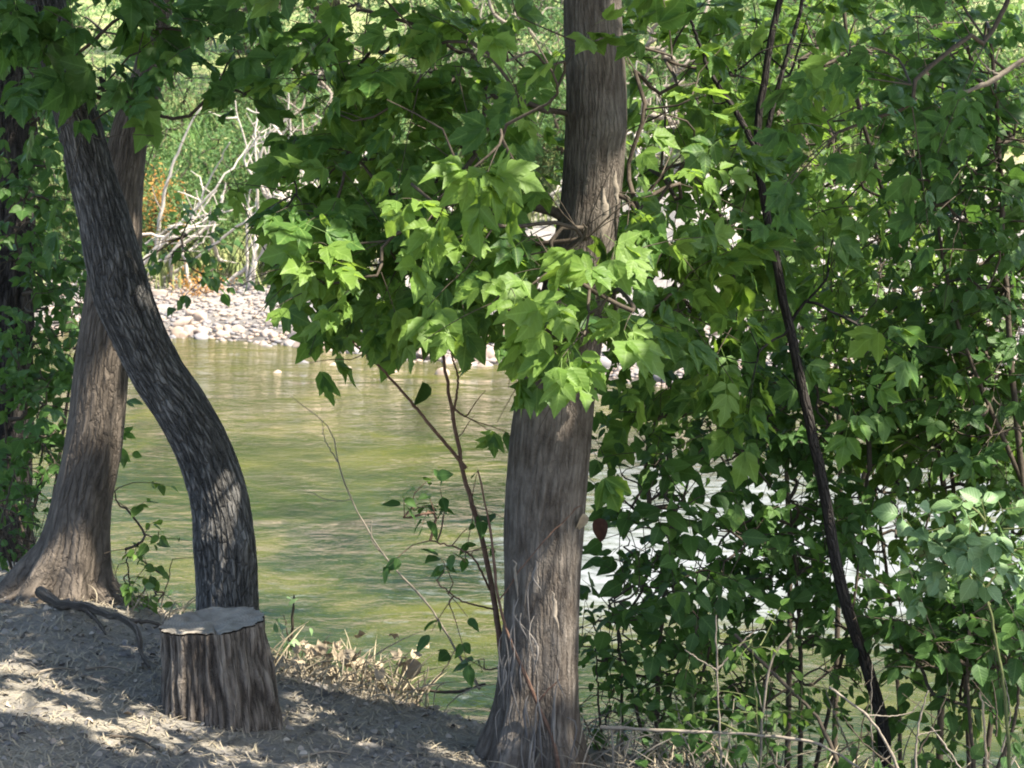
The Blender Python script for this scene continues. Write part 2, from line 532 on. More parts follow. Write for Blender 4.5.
WX, WY = np.meshgrid(wx, wy); idx = np.arange(WX.size).reshape(WX.shape)
mb.add(np.stack([WX, WY, np.zeros_like(WX)], -1).reshape(-1, 3), np.stack([idx[:-1, :-1], idx[:-1, 1:], idx[1:, 1:], idx[1:, :-1]], -1).reshape(-1, 4))
tag(mb.build("river", M['water']), kind="structure")


def gz(x, y):
    return float(ground_z(np.array([x]), np.array([y]))[0])


# ------------------------------------------------------------------ leaves
def leaflet(half):
    """half outline [(x, y)...] from base to tip -> verts, tris, puv"""
    half = np.array(half, float)
    K = len(half)
    Mid = np.stack([np.zeros(K), half[:, 1] * 0.92 + 0.04 * half[:, 1]], -1)
    Mid[0] = half[0]; Mid[-1] = half[-1]
    V = np.vstack([Mid, half, half * [-1, 1]])
    F = []
    for k in range(K - 1):
        m0, m1 = k, k + 1
        for off, flip in ((K, 0), (2 * K, 1)):
            e0, e1 = off + k, off + k + 1
            for tri in ((m0, e0, e1), (m0, e1, m1)):
                a = V[list(tri)]
                ar = abs((a[1][0] - a[0][0]) * (a[2][1] - a[0][1]) - (a[2][0] - a[0][0]) * (a[1][1] - a[0][1]))
                if ar > 1e-7:
                    F.append(tri[::-1] if flip else tri)
    U = np.stack([np.abs(V[:, 0]), V[:, 1], np.zeros(len(V))], -1)
    return V, np.array(F), U


def compound(parts):
    """parts: list of ((V,F,U), (ox,oy), angle, scale)"""
    VV, FF, UU = [], [], []
    n = 0
    for (V, F, U), o, a, s in parts:
        ca, sa = math.cos(a), math.sin(a)
        W = np.stack([V[:, 0] * ca + V[:, 1] * sa, -V[:, 0] * sa + V[:, 1] * ca], -1) * s + np.array(o)
        VV.append(W); FF.append(F + n)
        U = U.copy(); U[:, 2] = 0
        UU.append(U); n += len(V)
    return np.vstack(VV), np.vstack(FF), np.vstack(UU)


L_elder = leaflet([(0, 0), (.09, .06), (.20, .20), (.27, .34), (.33, .40), (.25, .47), (.25, .58), (.30, .65), (.19, .72), (.12, .83), (0, 1.0)])
L_elder2 = leaflet([(0, 0), (.12, .08), (.23, .22), (.28, .36), (.23, .48), (.27, .57), (.17, .70), (.09, .86), (0, 1.0)])
L_elder4 = leaflet([(0, 0), (.10, .08), (.20, .26), (.23, .44), (.17, .62), (.19, .68), (.09, .84), (0, 1.0)])
L_smooth = leaflet([(0, 0), (.16, .08), (.28, .24), (.31, .40), (.26, .58), (.15, .78), (0, 1.0)])
L_round = leaflet([(0, 0), (.22, .05), (.37, .22), (.40, .42), (.32, .64), (.16, .82), (0, .96)])
L_lance = leaflet([(0, 0), (.14, .35), (0, 1.0)])
PET = (np.array([(-.008, 0), (.008, 0), (.008, 1.0), (-.008, 1.0)]), np.array([(0, 1, 2), (0, 2, 3)]), np.zeros((4, 3)))
T_elder3 = compound([(PET, (0, 0), 0, .44), (L_elder, (0, .42), R(3), .62), (L_elder2, (.01, .34), R(40), .58), (L_elder4, (-.01, .34), R(-44), .55)])
T_elder3b = compound([(PET, (0, 0), 0, .44), (L_elder, (0, .40), R(-5), .64), (L_elder4, (.01, .33), R(30), .60), (L_elder2, (-.01, .33), R(-36), .60)])
T_elder3c = compound([(PET, (0, 0), 0, .40), (L_elder2, (0, .38), R(8), .66), (L_elder2, (.01, .33), R(58), .52), (L_elder, (-.01, .33), R(-28), .58)])
T_elder2 = compound([(PET, (0, 0), 0, .36), (L_elder, (0, .34), R(14), .66), (L_elder2, (-.01, .33), R(-26), .62)])
T_elder5 = compound([(PET, (0, 0), 0, .66), (L_elder, (0, .64), 0, .46), (L_elder2, (.01, .56), R(44), .42), (L_elder4, (-.01, .56), R(-46), .42),
                     (L_elder4, (.01, .32), R(58), .40), (L_elder2, (-.01, .32), R(-54), .40)])
T_tri = compound([(PET, (0, 0), 0, .36), (L_smooth, (0, .34), 0, .66), (L_smooth, (.01, .28), R(66), .54), (L_smooth, (-.01, .28), R(-66), .54)])
T_ovate = compound([(PET, (0, 0), 0, .14), (L_smooth, (0, .13), 0, .87)])
T_round = compound([(PET, (0, 0), 0, .14), (L_round, (0, .13), 0, .87)])
T_lance = L_lance
TEMPL = {'elder': [T_elder3, T_elder3b, T_elder3c, T_elder2, T_elder5], 'tri': [T_tri, T_ovate], 'ovate': [T_ovate], 'round': [T_round], 'lance': [T_lance]}

# leaves left out along the sun so chosen spots are lit: (px, py, depth, radius in metres)
GAPS = []
CLUMPS = [(458, 172, 7.35, .11, 2), (548, 62, 7.3, .14, 3), (505, 128, 7.4, .10, 2), (560, 240, 7.2, .13, 3), (600, 285, 7.2, .13, 3), (540, 265, 7.25, .12, 2), (590, 320, 7.2, .11, 2),
          (350, 262, 7.8, .09, 2), (300, 268, 7.9, .04, 2), (325, 285, 7.9, .01, 1), (468, 272, 7.6, .10, 1), (420, 92, 7.6, .10, 1), (380, 8, 7.8, .10, 2), (345, 245, 7.9, .01, 1), (690, 125, 8.1, .10, 1), (440, 150, 7.5, .08, 1),
          (515, 170, 7.5, .09, 1), (480, 235, 7.6, .07, 1), (655, 205, 8.0, .06, 1), (440, 205, 7.5, .10, 2), (500, 60, 7.5, .10, 2), (520, 300, 7.3, .10, 2), (620, 250, 7.3, .08, 1), (470, 40, 7.5, .07, 1), (410, 190, 7.7, .06, 1), (640, 320, 7.4, .06, 1), (385, 275, 7.8, .05, 1), (395, 235, 7.9, .05, 1), (650, 110, 8.0, .05, 1)]
_rg = rng_(4242)
for px, py, d, r in ([(a_, b_, c_, d_) for a_, b_, c_, d_, e_ in CLUMPS for d_ in (d_ + .03,)] + [(_rg.uniform(600, 1020), _rg.uniform(120, 720), _rg.uniform(8.6, 10.4), _rg.uniform(-.04, .02)) for _ in range(36)] + [
                     (45, 712, 8.05, .07), (10, 705, 8.1, .09),
                     (226, 495, 9.22, .03), (243, 500, 9.25, .02), (238, 552, 9.25, .03), (608, 205, 8.45, .09), (565, 575, 8.4, .06), (572, 620, 8.4, .06),
                     (85, 495, 10.2, .10), (75, 555, 10.2, .08), (100, 400, 10.2, .08), (300, 655, 9.42, .14), (330, 670, 9.42, .14), (410, 655, 9.42, .14), (385, 665, 9.42, .14), (272, 630, 9.42, .12),
                     (975, 550, 7.6, .26), (940, 590, 7.6, .12), (755, 640, 8.2, .10), (60, 440, 11.2, .05), (20, 190, 11.2, .06), (110, 270, 12, .08), (45, 470, 11.2, .06), (10, 130, 11.3, .03),
                     (820, 85, 12.0, .6), (880, 215, 11.6, .5), (800, 215, 11.6, .4), (960, 320, 10.2, .15), (1000, 330, 9.3, .08), (940, 70, 11.5, .3), (870, 320, 10.2, .12),
                     (880, 760, 8.2, .14), (770, 620, 8.2, .08), (155, 600, 10.1, .10), (130, 560, 10.1, .05)]):
    GAPS.append((at(px, py, d), r))


def sunlit_keep(P, clear=0.26):
    keep = np.ones(len(P), bool)
    for G, r in GAPS:
        v = P - G
        t = v @ SUN
        perp = np.linalg.norm(v - t[:, None] * SUN, axis=1)
        keep &= ~((t > max(clear, r * 0.95)) & (perp < r + 0.07 + 0.004 * t))
    return keep


def add_leaves(mb, kind, pos, axis, nrm, size, rg, mat=0, tint_c=0.45, tint_s=0.25, curl=0.25, fold=0.25, gaps=True, yellow=0.0):
    pos = np.asarray(pos); axis = np.asarray(axis); nrm = np.asarray(nrm); size = np.broadcast_to(size, (len(pos),))
    if gaps and len(pos):
        cen = pos + axis * size[:, None] * 0.6
        k = sunlit_keep(cen) & window_keep(cen, rg)
        pos, axis, nrm, size = pos[k], axis[k], nrm[k], size[k]
    n = len(pos)
    if not n: return
    y = unit(axis)
    z = unit(nrm - (nrm * y).sum(1, keepdims=True) * y)
    x = np.cross(y, z)
    ts = TEMPL[kind]
    which = rg.integers(0, len(ts), n)
    for w, (V, F, U) in enumerate(ts):
        s = np.where(which == w)[0]
        if not len(s): continue
        m = len(s); nv = len(V)
        cu = (curl * (0.4 + 1.2 * rg.random(m)))[:, None]
        fo = (fold * (0.2 + 1.5 * rg.random(m)))[:, None]
        tw = (rg.normal(0, 0.25, m))[:, None]
        lx = V[None, :, 0] * (0.85 + 0.3 * rg.random(m))[:, None]
        ly = np.broadcast_to(V[None, :, 1], lx.shape)
        lz = fo * np.broadcast_to(U[None, :, 0], lx.shape) - cu * ly ** 2 - 0.9 * cu * lx ** 2 + tw * lx * ly + 0.02 * np.sin(ly * 17 + lx * 11 + tw * 40)
        P = pos[s][:, None, :] + size[s][:, None, None] * (lx[..., None] * x[s][:, None, :] + ly[..., None] * y[s][:, None, :] + lz[..., None] * z[s][:, None, :])
        ti = np.clip(rg.normal(tint_c, tint_s, m), 0, 0.92)
        if yellow:
            ti = np.where(rg.random(m) < yellow, 1.0, ti)
        Fm = (F[None] + (np.arange(m) * nv)[:, None, None]).reshape(-1, 3)
        mb.add(P.reshape(-1, 3), Fm, mat, np.repeat(ti, nv), np.tile(U, (m, 1)))


def grow(roots, targets, rg, step=0.22, wob=0.05):
    """branch skeleton from root nodes to every target"""
    nodes = [np.array(r) for r in roots]
    parent = [-1] * len(nodes)
    targets = np.asarray(targets)
    R0 = np.array(nodes)
    d0 = np.array([np.min(np.linalg.norm(R0 - t, axis=1)) for t in targets])
    tip = [0] * len(targets)
    arr = np.zeros((len(nodes) + len(targets) * 40, 3)); k = len(nodes); arr[:k] = R0
    for ti in np.argsort(d0):
        T = targets[ti]
        dv = arr[:k] - T
        dist = np.linalg.norm(dv, axis=1) + 0.35 * np.clip(dv[:, 2], 0, None)
        j = int(np.argmin(dist))
        L = np.linalg.norm(T - arr[j])
        ns = int(np.clip(round(L / step), 1, 30))
        prev = j
        A = arr[j].copy()
        up = np.array((0, 0, 0.05 * L))
        for s in range(1, ns + 1):
            f = s / ns
            p = A + (T - A) * f + up * math.sin(math.pi * f) + (rg.normal(0, wob, 3) * min(1, L) if s < ns else 0)
            if k >= len(arr): break
            arr[k] = p; parent.append(prev); prev = k; k += 1
        tip[ti] = prev
    return arr[:k], np.array(parent), np.array(tip)


def skeleton_mesh(mb, nodes, parent, tips, n_root, r0=0.0035, rmax=0.06, powr=0.5, sides=6, mat=0):
    cnt = np.zeros(len(nodes))
    for t in tips: cnt[t] += 1
    for i in range(len(nodes) - 1, n_root - 1, -1):
        cnt[parent[i]] += cnt[i]
    rad = np.minimum(r0 * np.maximum(cnt, 1) ** powr, rmax)
    ch = {}
    for i in range(n_root, len(nodes)): ch.setdefault(parent[i], []).append(i)
    done = np.zeros(len(nodes), bool)
    for i in range(n_root, len(nodes)):
        if done[i]: continue
        # follow the thickest child
        path = [parent[i], i]; done[i] = True
        c = i
        while c in ch:
            nx = max((q for q in ch[c] if not done[q]), key=lambda q: cnt[q], default=None)
            if nx is None: break
            path.append(nx); done[nx] = True; c = nx
        if cnt[path[1]] <= 4 and nodes[path[-1]][2] > 4.9 and not sunlit_keep(np.vstack([nodes[path], (nodes[path][1:] + nodes[path][:-1]) / 2]), .2).all(): continue
        P = nodes[path]
        rr = rad[path].copy(); rr[0] = rr[1]; rr[-1] *= 0.6
        if len(P) > 2:
            Q = catmull(np.hstack([P, rr[:, None]]), len(P) * 2)
            tube(mb, Q[:, :3], np.maximum(Q[:, 3], 0.0012), sides, mat, 0.5)
        else:
            tube(mb, P, rr, sides, mat, 0.5)


def sprays(leaf_mb, twig_mb, kind, P, outdir, size, rg, n_leaves=(5, 9), length=0.35, tint_c=0.45, tint_s=0.25, leaf_mat_i=0, droop=0.5,
           light=(0.35, -0.75, 0.55), yellow=0.0, twig_r=0.0022, twig_sides=4):
    """opposite leaves along a short shoot starting at every P"""
    pos, ax, nr, sz = [], [], [], []
    light = np.array(light)
    for p, od in zip(P, outdir):
        d = unit(od + rg.normal(0, 0.45, 3))
        Ls = length * rg.uniform(0.6, 1.2)
        n = rg.integers(*n_leaves)
        m = 5
        f = np.linspace(0, 1, m)
        path = p + d * Ls * f[:, None] + np.array((0, 0, -0.16 * Ls)) * (f ** 2)[:, None]
        if twig_mb is not None and sunlit_keep(path[-1:], 0.2)[0]:
            tube(twig_mb, path, np.linspace(twig_r, twig_r * .5, m), twig_sides, 0, 0.5, cap=False)
        side = unit(np.cross(d, (0, 0, 1.0)) + rg.normal(0, .15, 3))
        for i in range(n):
            fr = 0.25 + 0.75 * ((i // 2) + 1) / ((n + 1) // 2)
            fr = min(fr, 1)
            q = p + d * Ls * fr + np.array((0, 0, -0.16 * Ls)) * fr ** 2
            sg = 1 if i % 2 else -1
            a = d * rg.uniform(0.0, 0.8) + side * sg * rg.uniform(0.5, 1.0) + np.array((0, 0, -droop * rg.uniform(0.3, 1.5)))
            if i == n - 1: a = d + np.array((0, 0, -droop))
            a = a + rg.normal(0, .18, 3)
            nn = np.array((0, 0, 0.5)) + light * rg.uniform(0.2, 1.0) + rg.normal(0, 0.5, 3)
            pos.append(q); ax.append(a); nr.append(nn); sz.append(size * rg.uniform(0.45, 1.12))
    add_leaves(leaf_mb, kind, np.array(pos), unit(np.array(ax)), np.array(nr), np.array(sz), rg, leaf_mat_i, tint_c, tint_s, yellow=yellow)


DENS = 0.36
# windows between the crowns through which trunks, river and far bank are seen (world-space columns): px0,px1,py0,py1,d0,d1,keep
WIN = [(548, 634, 48, 250, 0, 8.75, .0), (150, 258, 120, 400, 0, 11, .1), (320, 505, 348, 420, 0, 9, .12), (258, 320, 320, 480, 0, 9, .05), (320, 400, 400, 480, 0, 9, .0), (768, 800, 255, 345, 0, 8.95, 0), (778, 815, 345, 430, 0, 8.95, .0), (798, 838, 430, 540, 0, 8.95, 0), (815, 870, 540, 640, 0, 8.85, 0), (845, 888, 640, 720, 0, 8.85, 0), (165, 340, 60, 130, 0, 11, .35), (60, 215, 128, 400, 0, 10.9, .0), (45, 122, 400, 600, 0, 10.9, 0), (185, 262, 400, 612, 0, 10.9, 0), (495, 600, 398, 800, 0, 8.8, .0), (180, 275, 235, 700, 0, 12.3, .0),
       (640, 700, 55, 125, 0, 12, .25), (140, 262, 345, 660, 0, 9.3, .0), (0, 250, 600, 800, 0, 9, 0.0)]


def to_px(P):
    v = np.asarray(P) - CAM
    f = v[:, 1] * CP - v[:, 2] * SP
    up = v[:, 1] * SP + v[:, 2] * CP
    return 512 + FPX * v[:, 0] / f, 384 - FPX * up / f


def window_keep(P, rg):
    x, y = to_px(P)
    keep = np.ones(len(P), bool)
    r = rg.random(len(P))
    for x0, x1, y0, y1, d0, d1, k in WIN:
        inside = (x > x0) & (x < x1) & (y > y0) & (y < y1) & (P[:, 1] > d0) & (P[:, 1] < d1)
        keep &= ~(inside & (r >= k))
    return keep


def blob_points(ells, rg, dens=None):
    """ells: (px,py,rx,ry,d,dd,n): points in ellipsoids given by picture place, distance and depth"""
    out = []
    for px, py, rx, ry, d, dd, n in ells:
        n = max(1, int(round(n * (dens or DENS))))
        v = unit(rg.normal(0, 1, (n, 3))) * (rg.random((n, 1)) ** (1 / 2.4))
        for a, b, c in v:
            out.append(at(px + a * rx, py + b * ry, d + c * dd))
    return np.array(out)


def world_blob(c, r, n, rg):
    v = unit(rg.normal(0, 1, (n, 3))) * (rg.random((n, 1)) ** (1 / 2.2))
    return np.array(c) + v * np.array(r)


# ------------------------------------------------------------------ trunks
def trunk_mesh(path, radii, warp, seed, sides=144, rings=420, amp=0.007, K=26, Lr=5.5, flare=None, twist=0.0, lumps=(), thin=0.0):
    """path world pts from root to top. flare=(height, amount, lobes)"""
    A = np.hstack([np.asarray(path), np.asarray(radii)[:, None]])
    Q = catmull(A, rings)
    P, rad = Q[:, :3], np.maximum(Q[:, 3], 0.01)
    L = np.concatenate(([0], np.cumsum(np.linalg.norm(np.diff(P, axis=0), axis=1))))
    u = np.arange(sides) / sides
    UU, LL = np.meshgrid(u, L)
    w = vn(UU * 9, LL * 7.0, seed + 3, 9) - 0.5
    uu = UU + w * (warp or 0.05) + twist * LL
    n1 = vn(uu * K, LL * Lr + vn(UU * 8, LL * 2, seed + 9, 8) * 2.5, seed, K)
    r1 = 1 - np.abs(2 * n1 - 1)
    n2 = vn(uu * K * 2, LL * Lr * 2.3, seed + 1, K * 2)
    r2 = 1 - np.abs(2 * n2 - 1)
    n3 = vn(uu * K * 3, LL * Lr * 8, seed + 2, K * 3)
    ridge = np.clip(1.12 - 1.3 * (0.72 * r1 ** 2.2 + 0.22 * r2 ** 1.8 + 0.16 * n3), 0, 1)
    if thin:
        ridge = (1 - thin) * ridge + thin * np.clip(0.12 + 0.8 * r1 ** 2.6 + 0.25 * (n3 - .5) + .2 * r2 ** 3, 0, 1)
    disp = amp * (ridge - 0.5) * 2 * np.clip(rad / rad[0] * 1.3, 0.4, 1.3)[:, None]
    low = (vn(UU * 3, LL * 1.6, seed + 20, 3) - 0.5) * 0.10 + (vn(UU * 5, LL * 3.5, seed + 21, 5) - 0.5) * 0.07
    disp = disp + rad[:, None] * low
    if flare:
        h, am, lobes = flare
        f = np.exp(-np.clip(L - 0.25, 0, None) / h)[:, None]
        disp = disp + rad[:, None] * am * f * (0.45 + 0.55 * np.cos(lobes * (UU * 2 * math.pi) + seed + 2.0 * vn(UU * 3, LL * 0, seed + 30, 3)))
    for (lv, la, lr, lh) in lumps:     # length along, angle 0..1, size m, height m
        du = np.abs((UU - la + 0.5) % 1 - 0.5) * 2 * math.pi * rad[:, None]
        disp = disp + lh * np.exp(-(du ** 2 + (LL - lv) ** 2) / lr ** 2)
    b = MB()
    tube(b, P, rad, sides, 0, ridge, disp)
    return b, P, rad


def px_path(rows):
    return np.array([at(x, y, d) for x, y, w, d in rows]), np.array([w / 2 * d / FPX for x, y, w, d in rows])


# --- centre tree
rows = [(528, 800, 128, 8.6), (533, 740, 96, 8.6), (537, 690, 84, 8.6), (541, 600, 78, 8.6), (546, 500, 79, 8.6), (554, 410, 79, 8.6), (571, 310, 70, 8.6), (590, 205, 60, 8.6), (597, 100, 61, 8.6), (593, 0, 57, 8.6)]
pp, rr = px_path(rows)
pp = np.vstack([pp, pp[-1] + (0.03, 0.05, 0.45), pp[-1] + (0.36, 0.33, 1.4), pp[-1] + (0.75, 0.35, 2.8), pp[-1] + (0.9, -0.2, 4.6), pp[-1] + (1.0, -0.6, 6.2)])
rr = np.concatenate([rr, [0.108, 0.10, 0.085, 0.05, 0.02]])
base_c = pp[0] * 1.0
center = thing("box_elder_tree", (pp[0][0], pp[0][1], gz(pp[0][0], pp[0][1])), "thick grey brown tree trunk in the middle with big toothed leaves hanging across it", "tree")
b, cP, cR = trunk_mesh(pp, rr, 0.03, 11, 340, 800, 0.0052, 44, 5.0, (0.16, 0.22, 5), 0.01, [(1.65, 0.45, 0.07, 0.015), (2.75, 0.6, 0.06, 0.02)], thin=.3)
b.build("trunk", M['bark_center'], center)

# --- curved tree
rows = [(229, 720, 78, 9.35), (228, 660, 66, 9.35), (227, 600, 61, 9.35), (225, 550, 62, 9.35), (219, 500, 59, 9.35), (203, 450, 57, 9.35), (181, 408, 55, 9.35), (157, 373, 54, 9.35), (137, 334, 54, 9.35), (121, 295, 56, 9.35), (112, 256, 54, 9.35), (104, 217, 49, 9.35), (93, 178, 46, 9.35), (83, 139, 44, 9.35), (62, 65, 40, 9.35), (46, 0, 38, 9.35)]
pp, rr = px_path(rows)
pp = np.vstack([pp, pp[-1] + (-0.1, -0.2, 0.9), pp[-1] + (0.1, -0.6, 2.4), pp[-1] + (0.5, -1.0, 4.2)])
rr = np.concatenate([rr, [0.08, 0.06, 0.02]])
curved = thing("box_elder_tree", (pp[0][0], pp[0][1], gz(pp[0][0], pp[0][1])), "dark ridged tree trunk that bends sharply like a knee behind the stump", "tree")
b, bP, bR = trunk_mesh(pp, rr, None, 23, 380, 1000, 0.0055, 54, 6.0, (0.14, 0.10, 4), 0.05, [(0.86, 0.42, 0.06, 0.022), (0.82, 0.62, 0.05, 0.02), (0.62, 0.55, 0.04, -0.012)], thin=.85)
b.build("trunk", M['bark_curved'], curved)

# --- back tree
rows = [(62, 650, 128, 10.4), (66, 590, 92, 10.4), (75, 550, 70, 10.4), (83, 500, 60, 10.4), (93, 450, 58, 10.4), (102, 371, 54, 10.4), (111, 300, 54, 10.4), (116, 250, 50, 10.4), (121, 195, 43, 10.4), (131, 130, 38, 10.4), (150, 70, 32, 10.4), (160, 0, 28, 10.4)]
pp, rr = px_path(rows)
pp = np.vstack([pp, pp[-1] + (0.25, 0, 1.2), pp[-1] + (0.5, -0.3, 3.0), pp[-1] + (0.7, -0.5, 4.6)])
rr = np.concatenate([rr, [0.06, 0.045, 0.015]])
back = thing("box_elder_tree", (pp[0][0], pp[0][1], gz(pp[0][0], pp[0][1])), "straight leaning brown tree trunk with spreading roots behind the bent trunk", "tree")
b, aP, aR = trunk_mesh(pp, rr, None, 37, 340, 800, 0.0085, 38, 5.0, (0.17, 0.62, 7), -0.02, thin=.35)
# two roots running down into the bank
for pth in ([(60, 575, 10.4), (40, 590, 10.3), (18, 600, 10.2), (-15, 618, 10.1)], [(90, 590, 10.4), (104, 604, 10.25), (122, 622, 10.1)]):
    p3 = np.array([at(*q) for q in pth])
    p3 = catmull(p3, 40)
    rad = np.linspace(0.085, 0.02, 40)
    dsp = 0.012 * (vn(*np.meshgrid(np.arange(24) / 24 * 8, np.arange(40) * 0.5), 5, 8) - 0.5)
    tube(b, p3, rad, 24, 0, np.full((40, 24), 0.5), dsp)
b.build("trunk", M['bark_back'], back)

# --- far-left dark trunk wrapped in leaves
rows = [(2, 560, 66, 12.4), (6, 450, 52, 12.4), (9, 340, 48, 12.4), (12, 220, 44, 12.4), (14, 100, 42, 12.4), (14, 0, 40, 12.4)]
pp, rr = px_path(rows)
pp = np.vstack([pp, pp[-1] + (0, 0, 1.5), pp[-1] + (-0.2, 0, 3.5)]); rr = np.concatenate([rr, [0.09, 0.03]])
ivytree = thing("leaf_covered_tree", (pp[0][0], pp[0][1], gz(pp[0][0], pp[0][1])), "shadowy upright trunk at the left edge half hidden in small leaves", "tree")
b, dP, dR = trunk_mesh(pp, rr, None, 41, 72, 160, 0.01, 18, 4.5)
b.build("trunk", M['bark_dark'], ivytree)

# --- tree added just outside the frame on the right to shade the bank; its boughs dip in
pp = np.array([(4.1, 6.9, gz(4.1, 6.9) - .2), (4.05, 6.85, 2.6), (3.8, 6.7, 4.2), (3.6, 6.6, 6.0), (3.5, 6.5, 8.0), (3.6, 6.4, 10)])
side_tree = thing("box_elder_tree", pp[0] + (0, 0, .2), "dark overhanging leafy bough reaching in from the upper right corner", "tree")
b, eP, eR = trunk_mesh(pp, [0.24, 0.19, 0.17, 0.14, 0.08, 0.02], None, 53, 64, 120, 0.007, 20, 4.5, (0.2, 0.3, 5))
b.build("trunk", M['bark_center'], side_tree)


def tree_crown(tree, P, rad, zmin, in_frame, canopy, seed, leaf='elder_leaf', size=0.19, canopy_leaf=0.17, tint_c=0.45, extra_roots=(), n_leaves=(4, 8), kind='elder', length=0.34, per=20, yellow=0.01, sunned=0):
    rg = rng_(seed)
    lm, tm = MB(), MB()
    roots = [p for p in P[::12] if p[2] > zmin]
    roots += list(extra_roots)
    tg = [t for t in (in_frame, canopy) if t is not None and len(t)]
    T = np.vstack(tg)
    nodes, par, tips = grow(roots, T, rg, 0.2, 0.035)
    skeleton_mesh(tm, nodes, par, tips, len(roots), 0.0032, 0.022, 0.36, 7)
    ni = 0 if in_frame is None else len(in_frame)
    if ni:
        ny = sunned
        dirs = []
        for i in range(ni):
            q = nodes[tips[i]]; pr = nodes[par[tips[i]]]
            dirs.append(unit(unit(q - pr) + np.array((0, -0.25, -0.05))))
        dirs = np.array(dirs)
        sprays(lm, tm, kind, nodes[tips[:ni - ny]], dirs[:ni - ny], size, rg, n_leaves, length, tint_c, 0.25, yellow=yellow)
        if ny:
            sprays(lm, tm, kind, nodes[tips[ni - ny:ni]], dirs[ni - ny:], size * .95, rg, (4, 7), length * .7, 0.86, 0.06, light=(.3, -.8, .8))  # clumps tinted paler: sunlight put into the leaf colour
    if canopy is not None and len(canopy):
        C = np.asarray(canopy)
        pos = np.repeat(C, per, 0) + rg.normal(0, 0.30, (len(C) * per, 3)) * (1, 1, 0.8)
        keep = pos[:, 2] > 4.75 + 0.02 * pos[:, 1]
        pos = pos[keep]
        n = len(pos)
        ax = unit(rg.normal(0, 1, (n, 3)) * (1, 1, 0.4) + (0, 0, -0.4))
        nr = np.array((0, 0, 1.0)) + rg.normal(0, 0.45, (n, 3))
        add_leaves(lm, 'elder' if kind == 'elder' else kind, pos, ax, nr, canopy_leaf * rg.uniform(0.7, 1.2, n), rg, 0, tint_c, 0.25)
    tm.build("branches", M['twig'], tree)
    lm.build("crown", [M[leaf]], tree)


rg = rng_(5)
inf = blob_points([
    (300, 235, 75, 70, 8.5, .45, 34), (380, 185, 110, 100, 8.4, .6, 72), (455, 225, 100, 80, 8.3, .6, 60), (330, 265, 50, 38, 8.3, .35, 18), (420, 270, 90, 38, 8.4, .4, 32),
    (480, 90, 85, 90, 8.2, .5, 46), (400, 60, 100, 60, 8.4, .6, 36), (300, 30, 90, 40, 8.5, .5, 20), (540, 60, 40, 60, 7.9, .2, 14), (455, 170, 50, 40, 7.8, .2, 10),
    (560, 265, 70, 60, 7.75, .25, 30), (580, 330, 70, 55, 7.8, .25, 26), (530, 350, 50, 45, 7.9, .25, 18), (550, 385, 45, 20, 8.2, .15, 10),
    (610, 30, 30, 45, 8.2, .2, 12), (660, 60, 60, 60, 8.5, .4, 26), (690, 200, 65, 75, 8.6, .5, 50), (660, 310, 55, 60, 8.5, .5, 36), (725, 230, 45, 65, 8.8, .4, 26), (720, 320, 35, 35, 8.9, .4, 8), (650, 215, 40, 60, 8.4, .3, 20)], rg)
can = np.vstack([world_blob((0.6, 8.2, 7.2), (2.4, 2.4, 1.7), 150, rg), world_blob((1.6, 6.2, 7.6), (2.2, 2.2, 1.7), 130, rg), world_blob((-0.6, 7.0, 7.4), (1.8, 2.0, 1.5), 90, rg), world_blob((0.3, 4.9, 7.5), (1.9, 1.6, 1.4), 90, rg), world_blob((1.5, 4.9, 7.6), (1.5, 1.5, 1.3), 80, rg), world_blob((0.5, 5.7, 6.9), (1.6, 1.3, .9), 70, rg), world_blob((1.5, 6.6, 6.1), (1.2, .9, .7), 70, rg), world_blob((-0.9, 5.2, 7.5), (1.5, 1.5, 1.3), 60, rg), world_blob((0.2, 10.0, 7.2), (1.9, 1.6, 1.6), 60, rg)])  # crown above the frame; extra leaf masses added to shade the bank
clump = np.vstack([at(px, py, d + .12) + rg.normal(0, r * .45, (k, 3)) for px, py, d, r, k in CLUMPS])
deep = blob_points([(330, 220, 85, 60, 9.3, .4, 44), (430, 200, 100, 80, 9.3, .4, 50), (470, 60, 110, 70, 9.3, .4, 22), (330, 50, 110, 55, 9.4, .4, 20), (690, 170, 75, 110, 9.5, .4, 60), (690, 330, 70, 55, 9.5, .3, 30), (470, 270, 60, 60, 9.2, .3, 24), (700, 50, 70, 50, 9.4, .4, 30)], rg)
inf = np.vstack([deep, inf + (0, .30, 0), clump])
tree_crown(center, cP, cR, 3.0, inf, can, 101, size=0.215, tint_c=.4, sunned=len(clump))

rg = rng_(6)
inf = blob_points([(60, 50, 45, 55, 9.0, .25, 16), (105, 95, 45, 50, 8.9, .2, 22), (120, 20, 70, 35, 9.0, .3, 20), (195, 25, 70, 40, 9.0, .4, 22), (170, 105, 35, 45, 9.0, .2, 7), (240, 70, 45, 50, 9.1, .3, 14), (160, 130, 12, 12, 8.95, .05, 2), (235, 95, 12, 15, 8.95, .05, 2), (25, 15, 40, 35, 9.1, .2, 12)], rg)
can = np.vstack([world_blob((-1.4, 8.2, 7.0), (2.2, 2.2, 1.6), 120, rg), world_blob((-0.6, 6.4, 7.6), (2.0, 2.0, 1.5), 70, rg)])
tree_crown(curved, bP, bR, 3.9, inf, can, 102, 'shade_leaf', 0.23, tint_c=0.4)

rg = rng_(7)
inf = blob_points([(185, 75, 30, 40, 10.4, .2, 6), (95, 30, 50, 40, 10.6, .2, 10)], rg)
can = world_blob((-1.8, 10.0, 7.0), (2.4, 2.0, 1.6), 130, rg)
tree_crown(back, aP, aR, 4.0, inf, can, 103, 'shade_leaf', 0.21)

